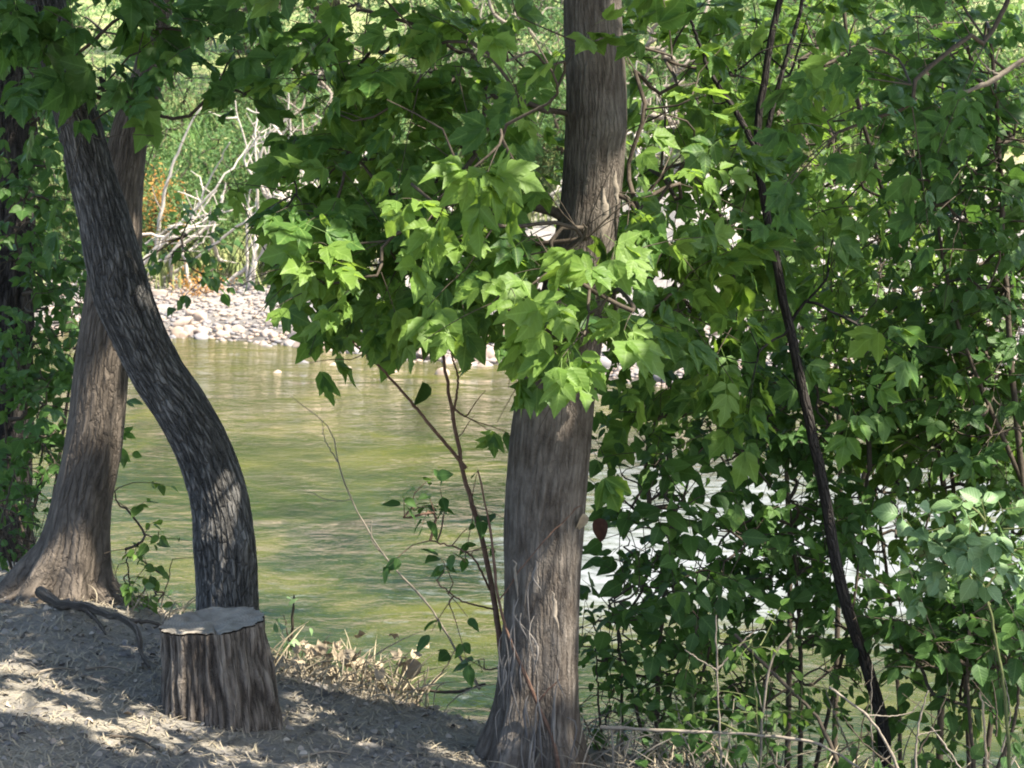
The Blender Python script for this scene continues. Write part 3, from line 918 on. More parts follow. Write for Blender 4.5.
rg = rng_(8)
inf = blob_points([(30, 60, 60, 70, 11.9, .4, 26), (35, 170, 55, 70, 11.8, .35, 24), (60, 300, 40, 60, 11.8, .35, 18), (45, 400, 45, 60, 11.7, .35, 16), (20, 250, 50, 60, 11.7, .3, 20), (70, 120, 40, 60, 11.9, .3, 16)], rg, 1.2)
can = np.vstack([world_blob((-3.6, 12.0, 7.0), (2.2, 2.0, 1.8), 80, rg), world_blob((-1.0, 11.2, 6.8), (1.8, 1.6, 1.5), 80, rg)])
tree_crown(ivytree, dP, dR, 2.2, inf, can, 104, 'shade_leaf', 0.10, kind='ovate', length=0.3, n_leaves=(7, 13))

rg = rng_(9)
inf = blob_points([(885, 75, 65, 42, 7.0, .2, 18), (835, 140, 40, 40, 7.0, .15, 10), (985, 10, 50, 35, 7.2, .3, 12)], rg)
can = np.vstack([world_blob((3.4, 7.0, 7.4), (2.6, 2.4, 1.8), 170, rg), world_blob((2.6, 8.3, 7.2), (2.2, 1.8, 1.6), 90, rg), world_blob((3.2, 4.6, 7.8), (2.4, 2.0, 1.8), 100, rg)])
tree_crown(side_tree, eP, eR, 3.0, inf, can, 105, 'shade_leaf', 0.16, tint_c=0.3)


# pieces of the centre tree: loose pale bark strips
def ribbon(mb, P, w, nrm=(0, -1, 0), mat=0, tint=0.3):
    P = np.asarray(P, float); n = len(P)
    T = unit(np.gradient(P, axis=0))
    S = unit(np.cross(T, np.asarray(nrm, float)))
    wv = w * np.sin(np.linspace(0.25, math.pi - 0.1, n))[:, None]
    bulge = np.asarray(nrm) * (w * 0.35)
    V = np.stack([P - S * wv / 2, P + bulge, P + S * wv / 2], 1)
    idx = np.arange(n * 3).reshape(n, 3)
    q = np.stack([idx[:-1, :-1], idx[:-1, 1:], idx[1:, 1:], idx[1:, :-1]], -1).reshape(-1, 4)
    off = -np.asarray(nrm) * 0.004
    mb.add(np.vstack([V.reshape(-1, 3)]), q, mat, tint)
    mb.add(V.reshape(-1, 3) + off, q[:, ::-1], mat, tint)


rg = rng_(77)
for pts, w in [([(603, 190), (607, 215), (601, 240)], .035), ([(614, 170), (617, 190), (616, 207)], .02), 
               ([(513, 560), (516, 580), (518, 600)], .012), ([(552, 590), (556, 610), (558, 632)], .016)]:
    m_ = MB()
    P = catmull(np.array([at(x, y, 8.40 - 0.02 * i) for i, (x, y) in enumerate(pts)]), 10) + rg.normal(0, .003, (10, 3))
    ribbon(m_, P, w)
    m_.build("bark_strip", M['dead_twig'], center)

# ------------------------------------------------------------------ stump
sc = at(213, 622, 8.5); sb = at(222, 722, 8.5)
sb[2] = min(sb[2], gz(sb[0], sb[1]) - 0.06)
stump = thing("tree_stump", (sb[0], sb[1], gz(sb[0], sb[1])), "grey weathered sawn tree stump in front of the bent trunk", "stump")
b, P, rad = trunk_mesh([sb, sb + (sc - sb) * .35, sb + (sc - sb) * .7, sc], [0.228, 0.222, 0.212, 0.206], 0.018, 61, 200, 90, 0.009, 44, 4.0, (0.10, 0.09, 6), 0.0)
# open the top: drop its flat cap and lay a cut face instead
top_ring = b.v[0].reshape(90, 200, 3)[-1]
b.v = b.v[:2]; b.f = b.f[:2]; b.m = b.m[:2]; b.t = b.t[:2]; b.u = b.u[:2]; b.n = sum(len(v) for v in b.v)
bv = b.v[0].reshape(90, 200, 3)
rim = (vn(np.arange(200) / 200 * 40, np.zeros(200), 14, 40) - 0.5) * 0.007 + (vn(np.arange(200) / 200 * 7, np.zeros(200), 15, 7) - 0.5) * 0.006
for q_ in range(60, 90):
    bv[q_, :, 2] += rim * ((q_ - 59) / 30) ** 2
b.v[0] = bv.reshape(-1, 3)
top_ring = bv[-1].copy()
b.build("bark", M['bark_stump'], stump)
m_ = MB()
c = top_ring.mean(0)
rgs = rng_(62)
NR = 24
rings = []
uvs = []
for k in range(NR):
    f = 1 - k / (NR - 1)
    ring = c + (top_ring - c) * f * 0.999
    ang = np.arange(200) / 160 * 2 * math.pi
    ring[:, 2] += 0.02 * (vn(ring[:, 0] * 18, ring[:, 1] * 18, 4) - 0.5) * (1 if k else 0) + 0.012 * (f - 0.8) - 0.03 * np.exp(-((ang - 4.2) / 0.05) ** 2) * f + (0.004 if k == 0 else 0)
    rings.append(ring); uvs.append(np.stack([np.full(200, f), np.zeros(200), np.zeros(200)], -1))
idx = np.arange(NR * 200).reshape(NR, 200); nx = np.roll(idx, -1, 1)
m_.add(np.vstack(rings), np.stack([idx[:-1], nx[:-1], nx[1:], idx[1:]], -1).reshape(-1, 4), 0, 0.5, np.vstack(uvs))
m_.build("cut_top", M['cut'], stump)


# ------------------------------------------------------------------ saplings and shrubs
def stem_tube(mb, pts, r0, r1, sides=10, wob=0.004, seed=0, n=40):
    P = catmull(np.array(pts), n) + rng_(seed).normal(0, wob, (n, 3)) * np.linspace(0, 1, n)[:, None]
    tube(mb, P, np.linspace(r0, r1, n), sides)
    return P


def plant(name, label, cat, stems, ells, seed, leaf='shrub_leaf', kind='ovate', size=0.08, n_leaves=(6, 11), length=0.26, tint_c=0.45, group=None, stem_mat='twig', sink=True, yellow=0.01, tint_s=0.33, r0=0.0028, dens=1.15):
    """stems: list of ([(px,py,d)...], r0, r1); leaves fill the ellipses"""
    rg = rng_(seed)
    base = at(*stems[0][0][0])
    base[2] = gz(base[0], base[1])
    o = thing(name, base, label, cat, group)
    tm, lm = MB(), MB()
    roots = []
    for i, (pts, ra, rb) in enumerate(stems):
        W = [at(*q) for q in pts]
        if i == 0 or W[0][2] < gz(W[0][0], W[0][1]) + 0.35:
            g = np.array((W[0][0], W[0][1], gz(W[0][0], W[0][1]) - 0.05))
            if W[0][2] > g[2] + 0.05: W = [g] + W
        P = stem_tube(tm, W, ra, rb, 10, 0.003, seed + i)
        roots += list(P[6::3])
    if ells:
        T = blob_points(ells, rg, dens)
        ok = T[:, 2] > ground_z(T[:, 0], T[:, 1]) + 0.03
        T = T[ok]
        nodes, par, tips = grow(roots, T, rg, 0.14, 0.025)
        skeleton_mesh(tm, nodes, par, tips, len(roots), r0, 0.012, 0.4, 5)
        q = nodes[tips]; pr = nodes[par[tips]]
        d = unit(unit(q - pr) + np.array((0, -0.3, 0.1)))
        sprays(lm, tm, kind, q, d, size, rg, n_leaves, length, tint_c, tint_s, yellow=yellow)
        lm.build("foliage", [M[leaf]], o)
    tm.build("stems", M[stem_mat], o)
    return o


# dark-stemmed sapling on the right
plant("sapling", "slender dark stemmed sapling leaning right with large toothed leaves", "sapling",
      [([(884, 735, 8.9), (868, 670, 8.9), (842, 590, 8.9), (822, 480, 8.9), (800, 380, 8.9), (775, 255, 8.9), (757, 150, 8.9), (765, 70, 8.9), (785, -20, 8.9), (800, -120, 8.8)], .030, .011),
       ([(760, 160, 8.9), (780, 80, 8.9), (800, 10, 8.9), (812, -60, 8.9)], .012, .006), ([(757, 150, 8.9), (735, 110, 8.9), (712, 75, 8.9), (690, 20, 8.9)], .014, .006)],
      [(735, 60, 60, 60, 8.9, .4, 26), (810, 230, 50, 60, 8.9, .4, 10), (750, 330, 50, 50, 8.8, .4, 10), (820, 40, 50, 50, 8.9, .4, 10), (870, 340, 40, 50, 8.9, .4, 10)], 201, 'elder_leaf', 'elder', 0.21, (4, 7), 0.3, 0.4, stem_mat='bark_dark', dens=.55)
plant("sapling", "thin upright sapling behind the dark stem with scattered small leaves", "sapling",
      [([(945, 560, 10.2), (938, 450, 10.2), (920, 350, 10.2), (900, 250, 10.2), (868, 140, 10.2), (850, 60, 10.2), (838, -40, 10.2)], .02, .008)],
      [(900, 240, 90, 90, 10.3, .5, 50), (850, 130, 80, 70, 10.4, .5, 14), (930, 340, 70, 70, 10.2, .5, 30), (880, 30, 80, 50, 10.4, .4, 10)], 202, 'shrub_leaf', 'tri', 0.10, (5, 9), 0.28, 0.5)
plant("sapling", "small forked sapling with a few dark leaves left of the middle trunk", "sapling",
      [([(505, 690, 8.75), (494, 600, 8.8), (482, 540, 8.8), (462, 465, 8.8), (446, 375, 8.8), (440, 340, 8.8)], .016, .006), ([(466, 468, 8.8), (430, 425, 8.75), (390, 378, 8.75), (345, 335, 8.7)], .008, .004),
       ([(452, 420, 8.8), (458, 380, 8.8), (448, 345, 8.8)], .006, .003), ([(490, 590, 8.8), (470, 555, 8.7), (430, 540, 8.7)], .005, .003), ([(496, 610, 8.8), (460, 600, 8.7), (435, 580, 8.7)], .004, .003)],
      [(430, 515, 35, 14, 8.7, .1, 6), (440, 555, 40, 30, 8.7, .15, 9), (455, 600, 40, 25, 8.7, .15, 5), (475, 500, 20, 30, 8.8, .1, 5), (470, 420, 22, 30, 8.8, .1, 5), (480, 650, 25, 30, 8.8, .1, 3), (415, 500, 10, 10, 8.7, .05, 2), (350, 360, 5, 5, 8.7, .02, 1)],
      203, 'shade_leaf', 'ovate', 0.095, (2, 5), 0.16, 0.35, stem_mat='red_vine', dens=.8)

SH = "shrubs along the right of the riverbank"
plant("riverside_shrub", "dark shrub of drooping oval leaves just right of the middle trunk", "shrub",
      [([(655, 775, 9.1), (660, 650, 9.2), (670, 540, 9.2)], .014, .006), ([(650, 770, 9.1), (625, 660, 9.1), (610, 600, 9.1)], .01, .004), ([(665, 770, 9.1), (710, 650, 9.2), (725, 560, 9.2)], .01, .004)],
      [(660, 490, 75, 60, 9.2, .35, 48), (690, 560, 80, 60, 9.2, .4, 56), (650, 620, 75, 45, 9.1, .35, 34), (710, 640, 60, 50, 9.2, .35, 22), (690, 410, 85, 50, 9.3, .35, 50), (615, 590, 25, 50, 9.0, .2, 8)], 211, 'shade_leaf', 'ovate', 0.125, (3, 7), 0.26, 0.35, SH, dens=.6)
plant("riverside_shrub", "shadowy shrub around the lower half of the dark sapling stem", "shrub",
      [([(800, 775, 9.5), (800, 640, 9.5), (790, 500, 9.5)], .014, .006), ([(815, 770, 9.5), (850, 620, 9.5), (870, 470, 9.5)], .012, .004)],
      [(780, 430, 85, 70, 9.6, .4, 60), (770, 550, 80, 65, 9.6, .4, 50), (850, 500, 80, 70, 9.6, .4, 54), (830, 610, 90, 60, 9.5, .4, 44), (760, 650, 60, 40, 9.5, .4, 14), (840, 400, 70, 60, 9.7, .4, 36)], 212, 'shade_leaf', 'tri', 0.12, (4, 8), 0.26, 0.35, SH, dens=.75)
plant("riverside_shrub", "tall dense green shrub at the right edge above the pale round leaves", "shrub",
      [([(970, 775, 9.8), (960, 600, 9.8), (950, 420, 9.8), (960, 300, 9.8)], .018, .006), ([(985, 770, 9.8), (1010, 560, 9.8), (1020, 400, 9.8)], .014, .005)],
      [(950, 430, 90, 75, 9.8, .45, 70), (1000, 330, 70, 90, 9.8, .45, 60), (930, 330, 60, 60, 9.9, .4, 30), (1010, 480, 60, 70, 9.7, .4, 44), (1010, 210, 60, 80, 9.9, .4, 46), (900, 420, 50, 50, 9.9, .4, 20)], 213, 'shrub_leaf', 'tri', 0.115, (5, 9), 0.26, 0.30, SH, dens=1.05)
plant("riverside_shrub", "low dark bush in deep shade under the pale round leaves", "shrub",
      [([(975, 790, 8.5), (970, 720, 8.5), (965, 650, 8.5)], .012, .005), ([(990, 790, 8.5), (1015, 720, 8.5), (1020, 650, 8.5)], .01, .005)],
      [(970, 635, 70, 40, 8.6, .35, 40), (930, 670, 50, 40, 8.7, .3, 14), (1015, 640, 45, 50, 8.6, .3, 28), (990, 690, 50, 30, 8.6, .3, 8), (900, 620, 40, 35, 8.8, .3, 14)], 214, 'shade_leaf', 'ovate', 0.11, (5, 9), 0.22, 0.2, SH)
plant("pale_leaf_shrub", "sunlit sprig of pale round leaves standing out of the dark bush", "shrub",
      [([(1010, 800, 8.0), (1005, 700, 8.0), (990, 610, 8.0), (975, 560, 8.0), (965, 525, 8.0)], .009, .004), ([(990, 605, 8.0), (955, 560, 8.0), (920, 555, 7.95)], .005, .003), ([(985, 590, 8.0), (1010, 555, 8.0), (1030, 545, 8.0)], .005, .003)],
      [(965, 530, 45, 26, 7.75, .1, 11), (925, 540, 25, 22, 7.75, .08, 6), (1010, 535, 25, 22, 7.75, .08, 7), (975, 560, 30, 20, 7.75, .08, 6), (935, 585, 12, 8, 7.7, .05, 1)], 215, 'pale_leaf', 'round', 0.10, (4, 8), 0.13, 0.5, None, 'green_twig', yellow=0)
plant("riverside_shrub", "sunny yellow green shrub farther off in the upper right", "shrub",
      [([(840, 500, 12.6), (835, 350, 12.6), (830, 180, 12.6), (830, 60, 12.6)], .02, .008), ([(860, 500, 12.6), (890, 320, 12.6), (910, 180, 12.6), (920, 40, 12.6)], .018, .006), ([(850, 480, 12.6), (790, 320, 12.5), (770, 200, 12.5)], .014, .006)],
      [(820, 80, 80, 80, 12.6, .6, 90), (900, 130, 90, 100, 12.6, .6, 90), (970, 90, 70, 90, 12.6, .6, 60), (880, 250, 100, 80, 12.4, .6, 80), (790, 240, 60, 70, 12.4, .5, 40), (960, 240, 70, 80, 12.5, .5, 50)], 216, 'shrub_leaf', 'ovate', 0.075, (6, 11), 0.28, 0.7, SH, dens=1.25, yellow=.04)
plant("riverside_shrub", "open twiggy shrub between the dark stem and the right edge with pale gaps", "shrub",
      [([(900, 740, 10.6), (890, 600, 10.6), (870, 450, 10.6), (860, 330, 10.6)], .014, .006)],
      [(870, 400, 80, 80, 10.6, .4, 44), (840, 300, 70, 60, 10.6, .4, 34), (900, 520, 70, 60, 10.5, .4, 34), (740, 420, 60, 60, 10.4, .4, 22)], 217, 'shrub_leaf', 'ovate', 0.08, (6, 10), 0.26, 0.4, SH, dens=1.6)
plant("riverside_shrub", "tall shadowy shrub filling the right edge with broad dull leaves", "shrub",
      [([(1040, 775, 9.3), (1030, 560, 9.3), (1010, 350, 9.3), (1000, 160, 9.3), (990, 30, 9.3)], .02, .008), ([(1030, 500, 9.3), (960, 330, 9.3), (930, 180, 9.3)], .012, .005)],
      [(1000, 140, 60, 90, 9.3, .4, 60), (1000, 270, 60, 80, 9.3, .4, 56), (950, 60, 60, 50, 9.4, .4, 30), (940, 200, 40, 60, 9.3, .3, 20), (990, 400, 60, 70, 9.3, .35, 40), (1015, 620, 40, 80, 9.0, .3, 30)], 222, 'shade_leaf', 'tri', 0.13, (4, 8), 0.28, 0.25, SH, dens=1.1)
plant("riverside_shrub", "leafy shrub behind the dark sapling stem filling the upper right", "shrub",
      [([(790, 600, 11.6), (785, 400, 11.6), (790, 200, 11.6), (800, 60, 11.6)], .02, .007)],
      [(790, 150, 80, 90, 11.6, .5, 60), (760, 280, 70, 70, 11.6, .4, 50), (860, 180, 70, 80, 11.4, .4, 50), (870, 50, 80, 50, 11.6, .4, 40), (700, 100, 60, 60, 11.8, .4, 30), (840, 330, 70, 60, 11.4, .4, 40)], 223, 'shrub_leaf', 'tri', 0.10, (5, 9), 0.28, 0.35, SH, dens=1.0)
plant("twiggy_bush", "dark half bare bush low at the left edge beside the spreading roots", "shrub",
      [([(15, 600, 11.0), (25, 540, 11.0), (40, 490, 11.0)], .010, .004), ([(20, 600, 11.0), (5, 545, 11.0), (-10, 500, 11.0)], .010, .004), ([(10, 600, 10.9), (40, 560, 10.9), (52, 520, 10.9)], .008, .003), ([(-10, 600, 10.9), (0, 530, 10.9), (15, 470, 10.9)], .010, .003)],
      [(15, 525, 35, 35, 10.9, .2, 40), (30, 560, 25, 20, 10.9, .2, 16)], 224, 'shade_leaf', 'ovate', 0.06, (1, 4), 0.16, 0.15, None, dens=1.2)
plant("riverside_shrub", "loose half dry shrub right behind the foot of the middle trunk", "shrub",
      [([(620, 790, 9.2), (622, 700, 9.2), (615, 600, 9.2)], .010, .004), ([(640, 790, 9.2), (665, 710, 9.2), (690, 640, 9.2)], .009, .004), ([(610, 790, 9.1), (600, 720, 9.1), (596, 650, 9.1)], .008, .003), ([(660, 790, 9.1), (710, 730, 9.1), (740, 690, 9.1)], .009, .004)],
      [(620, 640, 40, 50, 9.2, .25, 22), (615, 700, 35, 35, 9.2, .25, 18), (680, 690, 55, 40, 9.2, .3, 24), (750, 690, 55, 40, 9.2, .3, 10), (830, 680, 55, 45, 9.2, .3, 12), (645, 560, 40, 40, 9.3, .2, 14)], 225, 'shade_leaf', 'ovate', 0.075, (3, 7), 0.2, 0.5, SH, yellow=.06)
for i_, (px_, d_, lb_) in enumerate([(1150, 10.2, "leafy shrub just past the right edge of the dense thicket"), (1290, 10.8, "outermost leafy shrub downstream of the dense thicket")]):
    plant("riverside_shrub", lb_, "shrub", [([(px_, 775, d_), (px_ - 10, 600, d_), (px_ + 10, 400, d_), (px_, 200, d_)], .016, .006)],
          [(px_, 450, 100, 130, d_, .5, 90), (px_ - 20, 250, 100, 130, d_, .5, 80), (px_ + 10, 620, 90, 80, d_, .4, 50)], 231 + i_, 'shrub_leaf', 'tri', 0.12, (4, 8), 0.28, 0.35, SH, dens=1.0)
plant("low_weed", "few bright weeds low among dead twigs right of the middle trunk", "plant",
      [([(760, 770, 8.2), (756, 700, 8.2), (752, 640, 8.2)], .005, .002), ([(765, 770, 8.2), (775, 720, 8.2), (790, 690, 8.2)], .004, .002)],
      [(755, 640, 25, 20, 8.2, .08, 4), (740, 715, 25, 20, 8.2, .08, 4), (790, 720, 25, 25, 8.2, .08, 4), (690, 700, 40, 25, 8.6, .1, 5)], 218, 'shrub_leaf', 'ovate', 0.06, (3, 6), 0.12, 0.8, None, 'green_twig')
plant("low_shrub", "low shrub with pale young leaves beside the far left trunk", "shrub",
      [([(25, 560, 11.4), (35, 500, 11.4), (45, 430, 11.4)], .012, .005), ([(30, 560, 11.4), (10, 480, 11.4), (5, 420, 11.4)], .01, .005)],
      [(45, 430, 50, 55, 11.3, .3, 36), (15, 380, 40, 60, 11.4, .3, 24), (20, 480, 40, 35, 11.3, .3, 14)], 219, 'shade_leaf', 'tri', 0.11, (4, 8), 0.24, 0.5, None)
plant("low_shrub", "small leafy plant on the bank edge between the two left trunks", "plant",
      [([(132, 625, 10.35), (130, 590, 10.35), (126, 550, 10.35)], .006, .003), ([(140, 625, 10.3), (165, 590, 10.3), (172, 560, 10.3)], .005, .002)],
      [(130, 565, 22, 35, 10.3, .12, 14), (125, 500, 14, 25, 10.3, .1, 4), (150, 530, 25, 15, 10.3, .1, 3), (170, 575, 15, 20, 10.3, .1, 2), (150, 600, 20, 15, 10.2, .1, 5)], 220, 'shrub_leaf', 'ovate', 0.075, (3, 6), 0.15, 0.4, None)
plant("riverside_shrub", "dark leafy twigs hanging over the gravel beyond the bent trunk", "shrub",
      [([(48, 560, 12.4), (62, 440, 12.6), (80, 340, 12.6), (120, 280, 12.6), (175, 240, 12.6)], .014, .005)],
      [(180, 240, 35, 30, 12.5, .25, 14), (200, 265, 25, 20, 12.5, .2, 6), (75, 250, 40, 60, 12.6, .3, 24), (70, 330, 35, 40, 12.6, .3, 18)], 221, 'shade_leaf', 'ovate', 0.10, (4, 8), 0.22, 0.35, None)

# ------------------------------------------------------------------ bank edge plants and debris
def tuft(name, label, cat, px, py, d, n, h, seed, mat='straw', spread=0.12, tint=0.3, width=0.006, extra_leaf=None, group=None):
    rg = rng_(seed)
    p0 = at(px, py, d); z0 = gz(p0[0], p0[1])
    o = thing(name, (p0[0], p0[1], z0), label, cat, group)
    m_ = MB()
    for i in range(n):
        b0 = np.array((p0[0], p0[1], 0)) + np.append(rg.normal(0, spread, 2), 0)
        b0[2] = gz(b0[0], b0[1]) - 0.01
        dr = unit(np.append(rg.normal(0, .45, 2), 1.0)); hh = h * rg.uniform(.4, 1.1)
        f = np.linspace(0, 1, 6)[:, None]
        P = b0 + dr * hh * f + np.append(rg.normal(0, .35, 2), -0.3) * hh * f ** 2
        ribbon(m_, P, width, (rg.normal(0, .3), -1, 0.2), 0, np.clip(rg.normal(tint, .3), 0, 1))
    m_.build("blades", M[mat], o)
    if extra_leaf:
        lm = MB()
        k, lf, sz, nn, hh = extra_leaf
        pos = np.array((p0[0], p0[1], z0)) + rg.normal(0, 1, (nn, 3)) * (spread * 1.1, spread * .8, hh * .3) + (0, 0, hh * .6)
        add_leaves(lm, k, pos, unit(rg.normal(0, 1, (nn, 3)) + (0, -.3, 0.1)), rg.normal(0, .5, (nn, 3)) + (0.2, -.6, .6), sz * rg.uniform(.6, 1.2, nn), rg, 0, .8, .2)
        lm.build("leaves", [M[lf]], o)
    return o


tuft("edge_weed", "sunlit green weed right behind the stump at the bank edge", "plant", 272, 664, 9.42, 20, .32, 301, 'straw', .06, extra_leaf=('ovate', 'pale_leaf', .065, 40, .30))
tuft("dry_tuft", "sunlit heap of dry grass and leaves on the bank edge right of the stump", "dry grass", 320, 690, 9.42, 90, .24, 302, 'straw', .13, .1, extra_leaf=('elder', 'pale_shred', .085, 30, .14))
tuft("dry_tuft", "taller bleached grass clump on the bank edge halfway to the middle trunk", "dry grass", 388, 694, 9.42, 110, .34, 303, 'straw', .12, .0, extra_leaf=('elder', 'pale_shred', .08, 22, .24))
tuft("dry_tuft", "sparse straw at the foot of the back left trunk", "dry grass", 158, 628, 10.2, 30, .2, 304, 'straw', .1, .0, extra_leaf=('ovate', 'pale_leaf', .05, 14, .2))
tuft("dry_tuft", "tall dead grass stalks in the bottom right corner", "dry grass", 985, 790, 8.4, 90, .55, 305, 'straw', .26, .8)
tuft("dry_tuft", "dead grass stalks below the dark sapling stem", "dry grass", 880, 790, 8.3, 50, .35, 306, 'straw', .2, .2)
tuft("dry_tuft", "shaded dead grass just right of the middle trunk's foot", "dry grass", 625, 790, 8.6, 90, .42, 307, 'straw', .2, .7)
tuft("dry_tuft", "thin brown dead stems among the twigs at the lower right", "dry grass", 800, 800, 8.3, 70, .42, 309, 'straw', .3, .8)
tuft("dry_tuft", "pale dead grass clump low between the middle trunk and the dark stem", "dry grass", 730, 800, 8.4, 60, .4, 308, 'straw', .25, .3)


def single_leaf(name, label, mat, kind, px, py, d, size, axis, nrm, seed, curl=.6, fold=.6):
    m_ = MB(); rg = rng_(seed)
    add_leaves(m_, kind, np.array([at(px, py, d)]), np.array([axis], float), np.array([nrm], float), size, rg, 0, .5, .1, curl, fold, gaps=False)
    # give it a back face so it has thickness
    V = m_.v[0]; F = m_.f[0]
    m_.add(V + np.array((0, .003, 0)), F[:, ::-1], 0)
    o = m_.build(name, M[mat])
    return tag(o, label, "leaf")


def twig_thing(name, label, mat, paths, cat="dead twig", group=None, ground=True):
    m_ = MB()
    P0 = None
    for pts, ra, rb in paths:
        W = np.array([at(*q) for q in pts])
        if P0 is None: P0 = W[0]
        P = catmull(W, 24) if len(W) > 2 else np.linspace(W[0], W[1], 12)
        P = P + rng_(int(W[0][0] * 1000) & 0xffff).normal(0, 0.0016, P.shape)
        sc_ = 1.0 if cat == 'branch' else .72
        tube(m_, P, np.linspace(ra, rb, len(P)) * sc_ * rng_(7).uniform(.78, 1.22, len(P)), 8)
    o = m_.build(name, M[mat])
    return tag(o, label, cat, group)


twig_thing("dead_twig", "long thin dead twig with a pale peeled middle in front of the river", 'dead_twig',
           [([(480, 690, 9.2), (430, 608, 9.2), (385, 556, 9.2), (352, 500, 9.2), (338, 462, 9.2), (330, 430, 9.2), (290, 395, 9.2)], .008, .002), ([(338, 462, 9.2), (325, 440, 9.2), (322, 420, 9.2)], .004, .002), ([(385, 556, 9.2), (372, 540, 9.2), (372, 520, 9.2)], .005, .002), ([(352, 500, 9.2), (330, 500, 9.2), (300, 488, 9.2)], .003, .0015)])
twig_thing("dead_twig", "short dark forked stick standing at the bank edge right of the stump", 'twig', [([(278, 672, 9.6), (290, 645, 9.6), (294, 595, 9.6)], .012, .006), ([(290, 645, 9.6), (284, 615, 9.6)], .005, .003)])
twig_thing("dead_twig", "dark stick lying along the bank edge left of the middle trunk", 'twig', [([(380, 688, 9.45), (420, 690, 9.4), (455, 692, 9.35), (485, 684, 9.3)], .013, .008), ([(425, 690, 9.4), (445, 668, 9.4), (455, 650, 9.4)], .006, .003), ([(400, 690, 9.4), (378, 680, 9.4)], .006, .004)])
twig_thing("fallen_branch", "gnarled grey root branch lying between the back trunk and the stump", 'bark_back', [([(40, 592, 10.1), (60, 604, 9.9), (84, 606, 9.75), (105, 614, 9.6), (126, 620, 9.4), (139, 634, 9.25), (141, 652, 9.15), (150, 668, 9.0)], .027, .008), ([(84, 608, 9.75), (98, 622, 9.6), (106, 634, 9.5)], .015, .005), ([(126, 621, 9.4), (150, 622, 9.4), (168, 628, 9.4)], .012, .005)], "branch")
twig_thing("dead_twig", "long pale horizontal dead branch low across the right foreground", 'dead_twig', [([(600, 727, 8.2), (680, 731, 8.2), (760, 735, 8.15), (820, 745, 8.1), (860, 768, 8.0)], .010, .007), ([(680, 731, 8.2), (690, 750, 8.2)], .005, .003), ([(612, 728, 8.2), (614, 775, 8.2)], .006, .005)])
twig_thing("dead_twig", "pale forked dead twig standing right of the middle trunk's base", 'dead_twig', [([(722, 790, 8.3), (717, 670, 8.3), (716, 615, 8.3)], .007, .004), ([(717, 670, 8.3), (700, 660, 8.3), (685, 650, 8.3)], .005, .003), ([(717, 670, 8.3), (740, 645, 8.3), (758, 628, 8.3)], .006, .003)])
twig_thing("dead_twig", "curved bare grey twig hooking over left of the dark stem's foot", 'dead_twig', [([(760, 790, 8.2), (763, 710, 8.2), (772, 660, 8.2), (790, 634, 8.2)], .009, .005), ([(763, 710, 8.2), (752, 670, 8.2)], .004, .002)])
twig_thing("dead_twig", "dark dead stick slanting down right in front of the dark stem", 'twig', [([(735, 635, 8.5), (780, 680, 8.4), (818, 720, 8.3), (850, 790, 8.2)], .009, .011)])
twig_thing("dead_twig", "pale dead stick slanting across the foot of the dark stem", 'dead_twig', [([(830, 688, 8.1), (866, 715, 8.1), (890, 750, 8.1), (905, 790, 8.1)], .006, .009), ([(866, 715, 8.1), (905, 715, 8.1), (922, 700, 8.1)], .004, .003)])
twig_thing("dead_twig", "upright pale dead twig in the lower right beside the dark bush", 'dead_twig', [([(914, 790, 8.0), (918, 730, 8.0), (928, 690, 8.0)], .008, .004), ([(918, 735, 8.0), (940, 730, 8.0)], .004, .002)])
twig_thing("dead_twig", "thin dead twig leaning left in the bottom right corner", 'dead_twig', [([(975, 800, 8.0), (955, 760, 8.0), (932, 728, 8.0)], .006, .004)])
twig_thing("dead_twig", "short yellowish dead stub upright in the bottom right corner", 'pale_shred', [([(988, 790, 8.3), (984, 720, 8.3), (980, 692, 8.3)], .008, .006)])
twig_thing("dead_branch", "grey leafless branch poking in at the upper right edge", 'dead_twig', [([(1090, 30, 8.6), (1020, 62, 8.6), (990, 82, 8.6), (957, 95, 8.6)], .014, .008), ([(1000, 76, 8.6), (985, 66, 8.6), (975, 50, 8.6)], .005, .002)], "branch")
twig_thing("dry_vine", "reddish dry vine climbing the left side of the middle trunk's base", 'red_vine',
           [([(562, 790, 8.37), (553, 740, 8.38), (540, 710, 8.40), (524, 672, 8.40), (508, 635, 8.42), (497, 590, 8.45), (492, 540, 8.5), (478, 470, 8.55)], .012, .005), ([(536, 705, 8.38), (548, 690, 8.37), (560, 680, 8.38)], .006, .004), ([(500, 600, 8.42), (520, 570, 8.39), (545, 540, 8.40), (580, 505, 8.45)], .004, .003)], "vine")
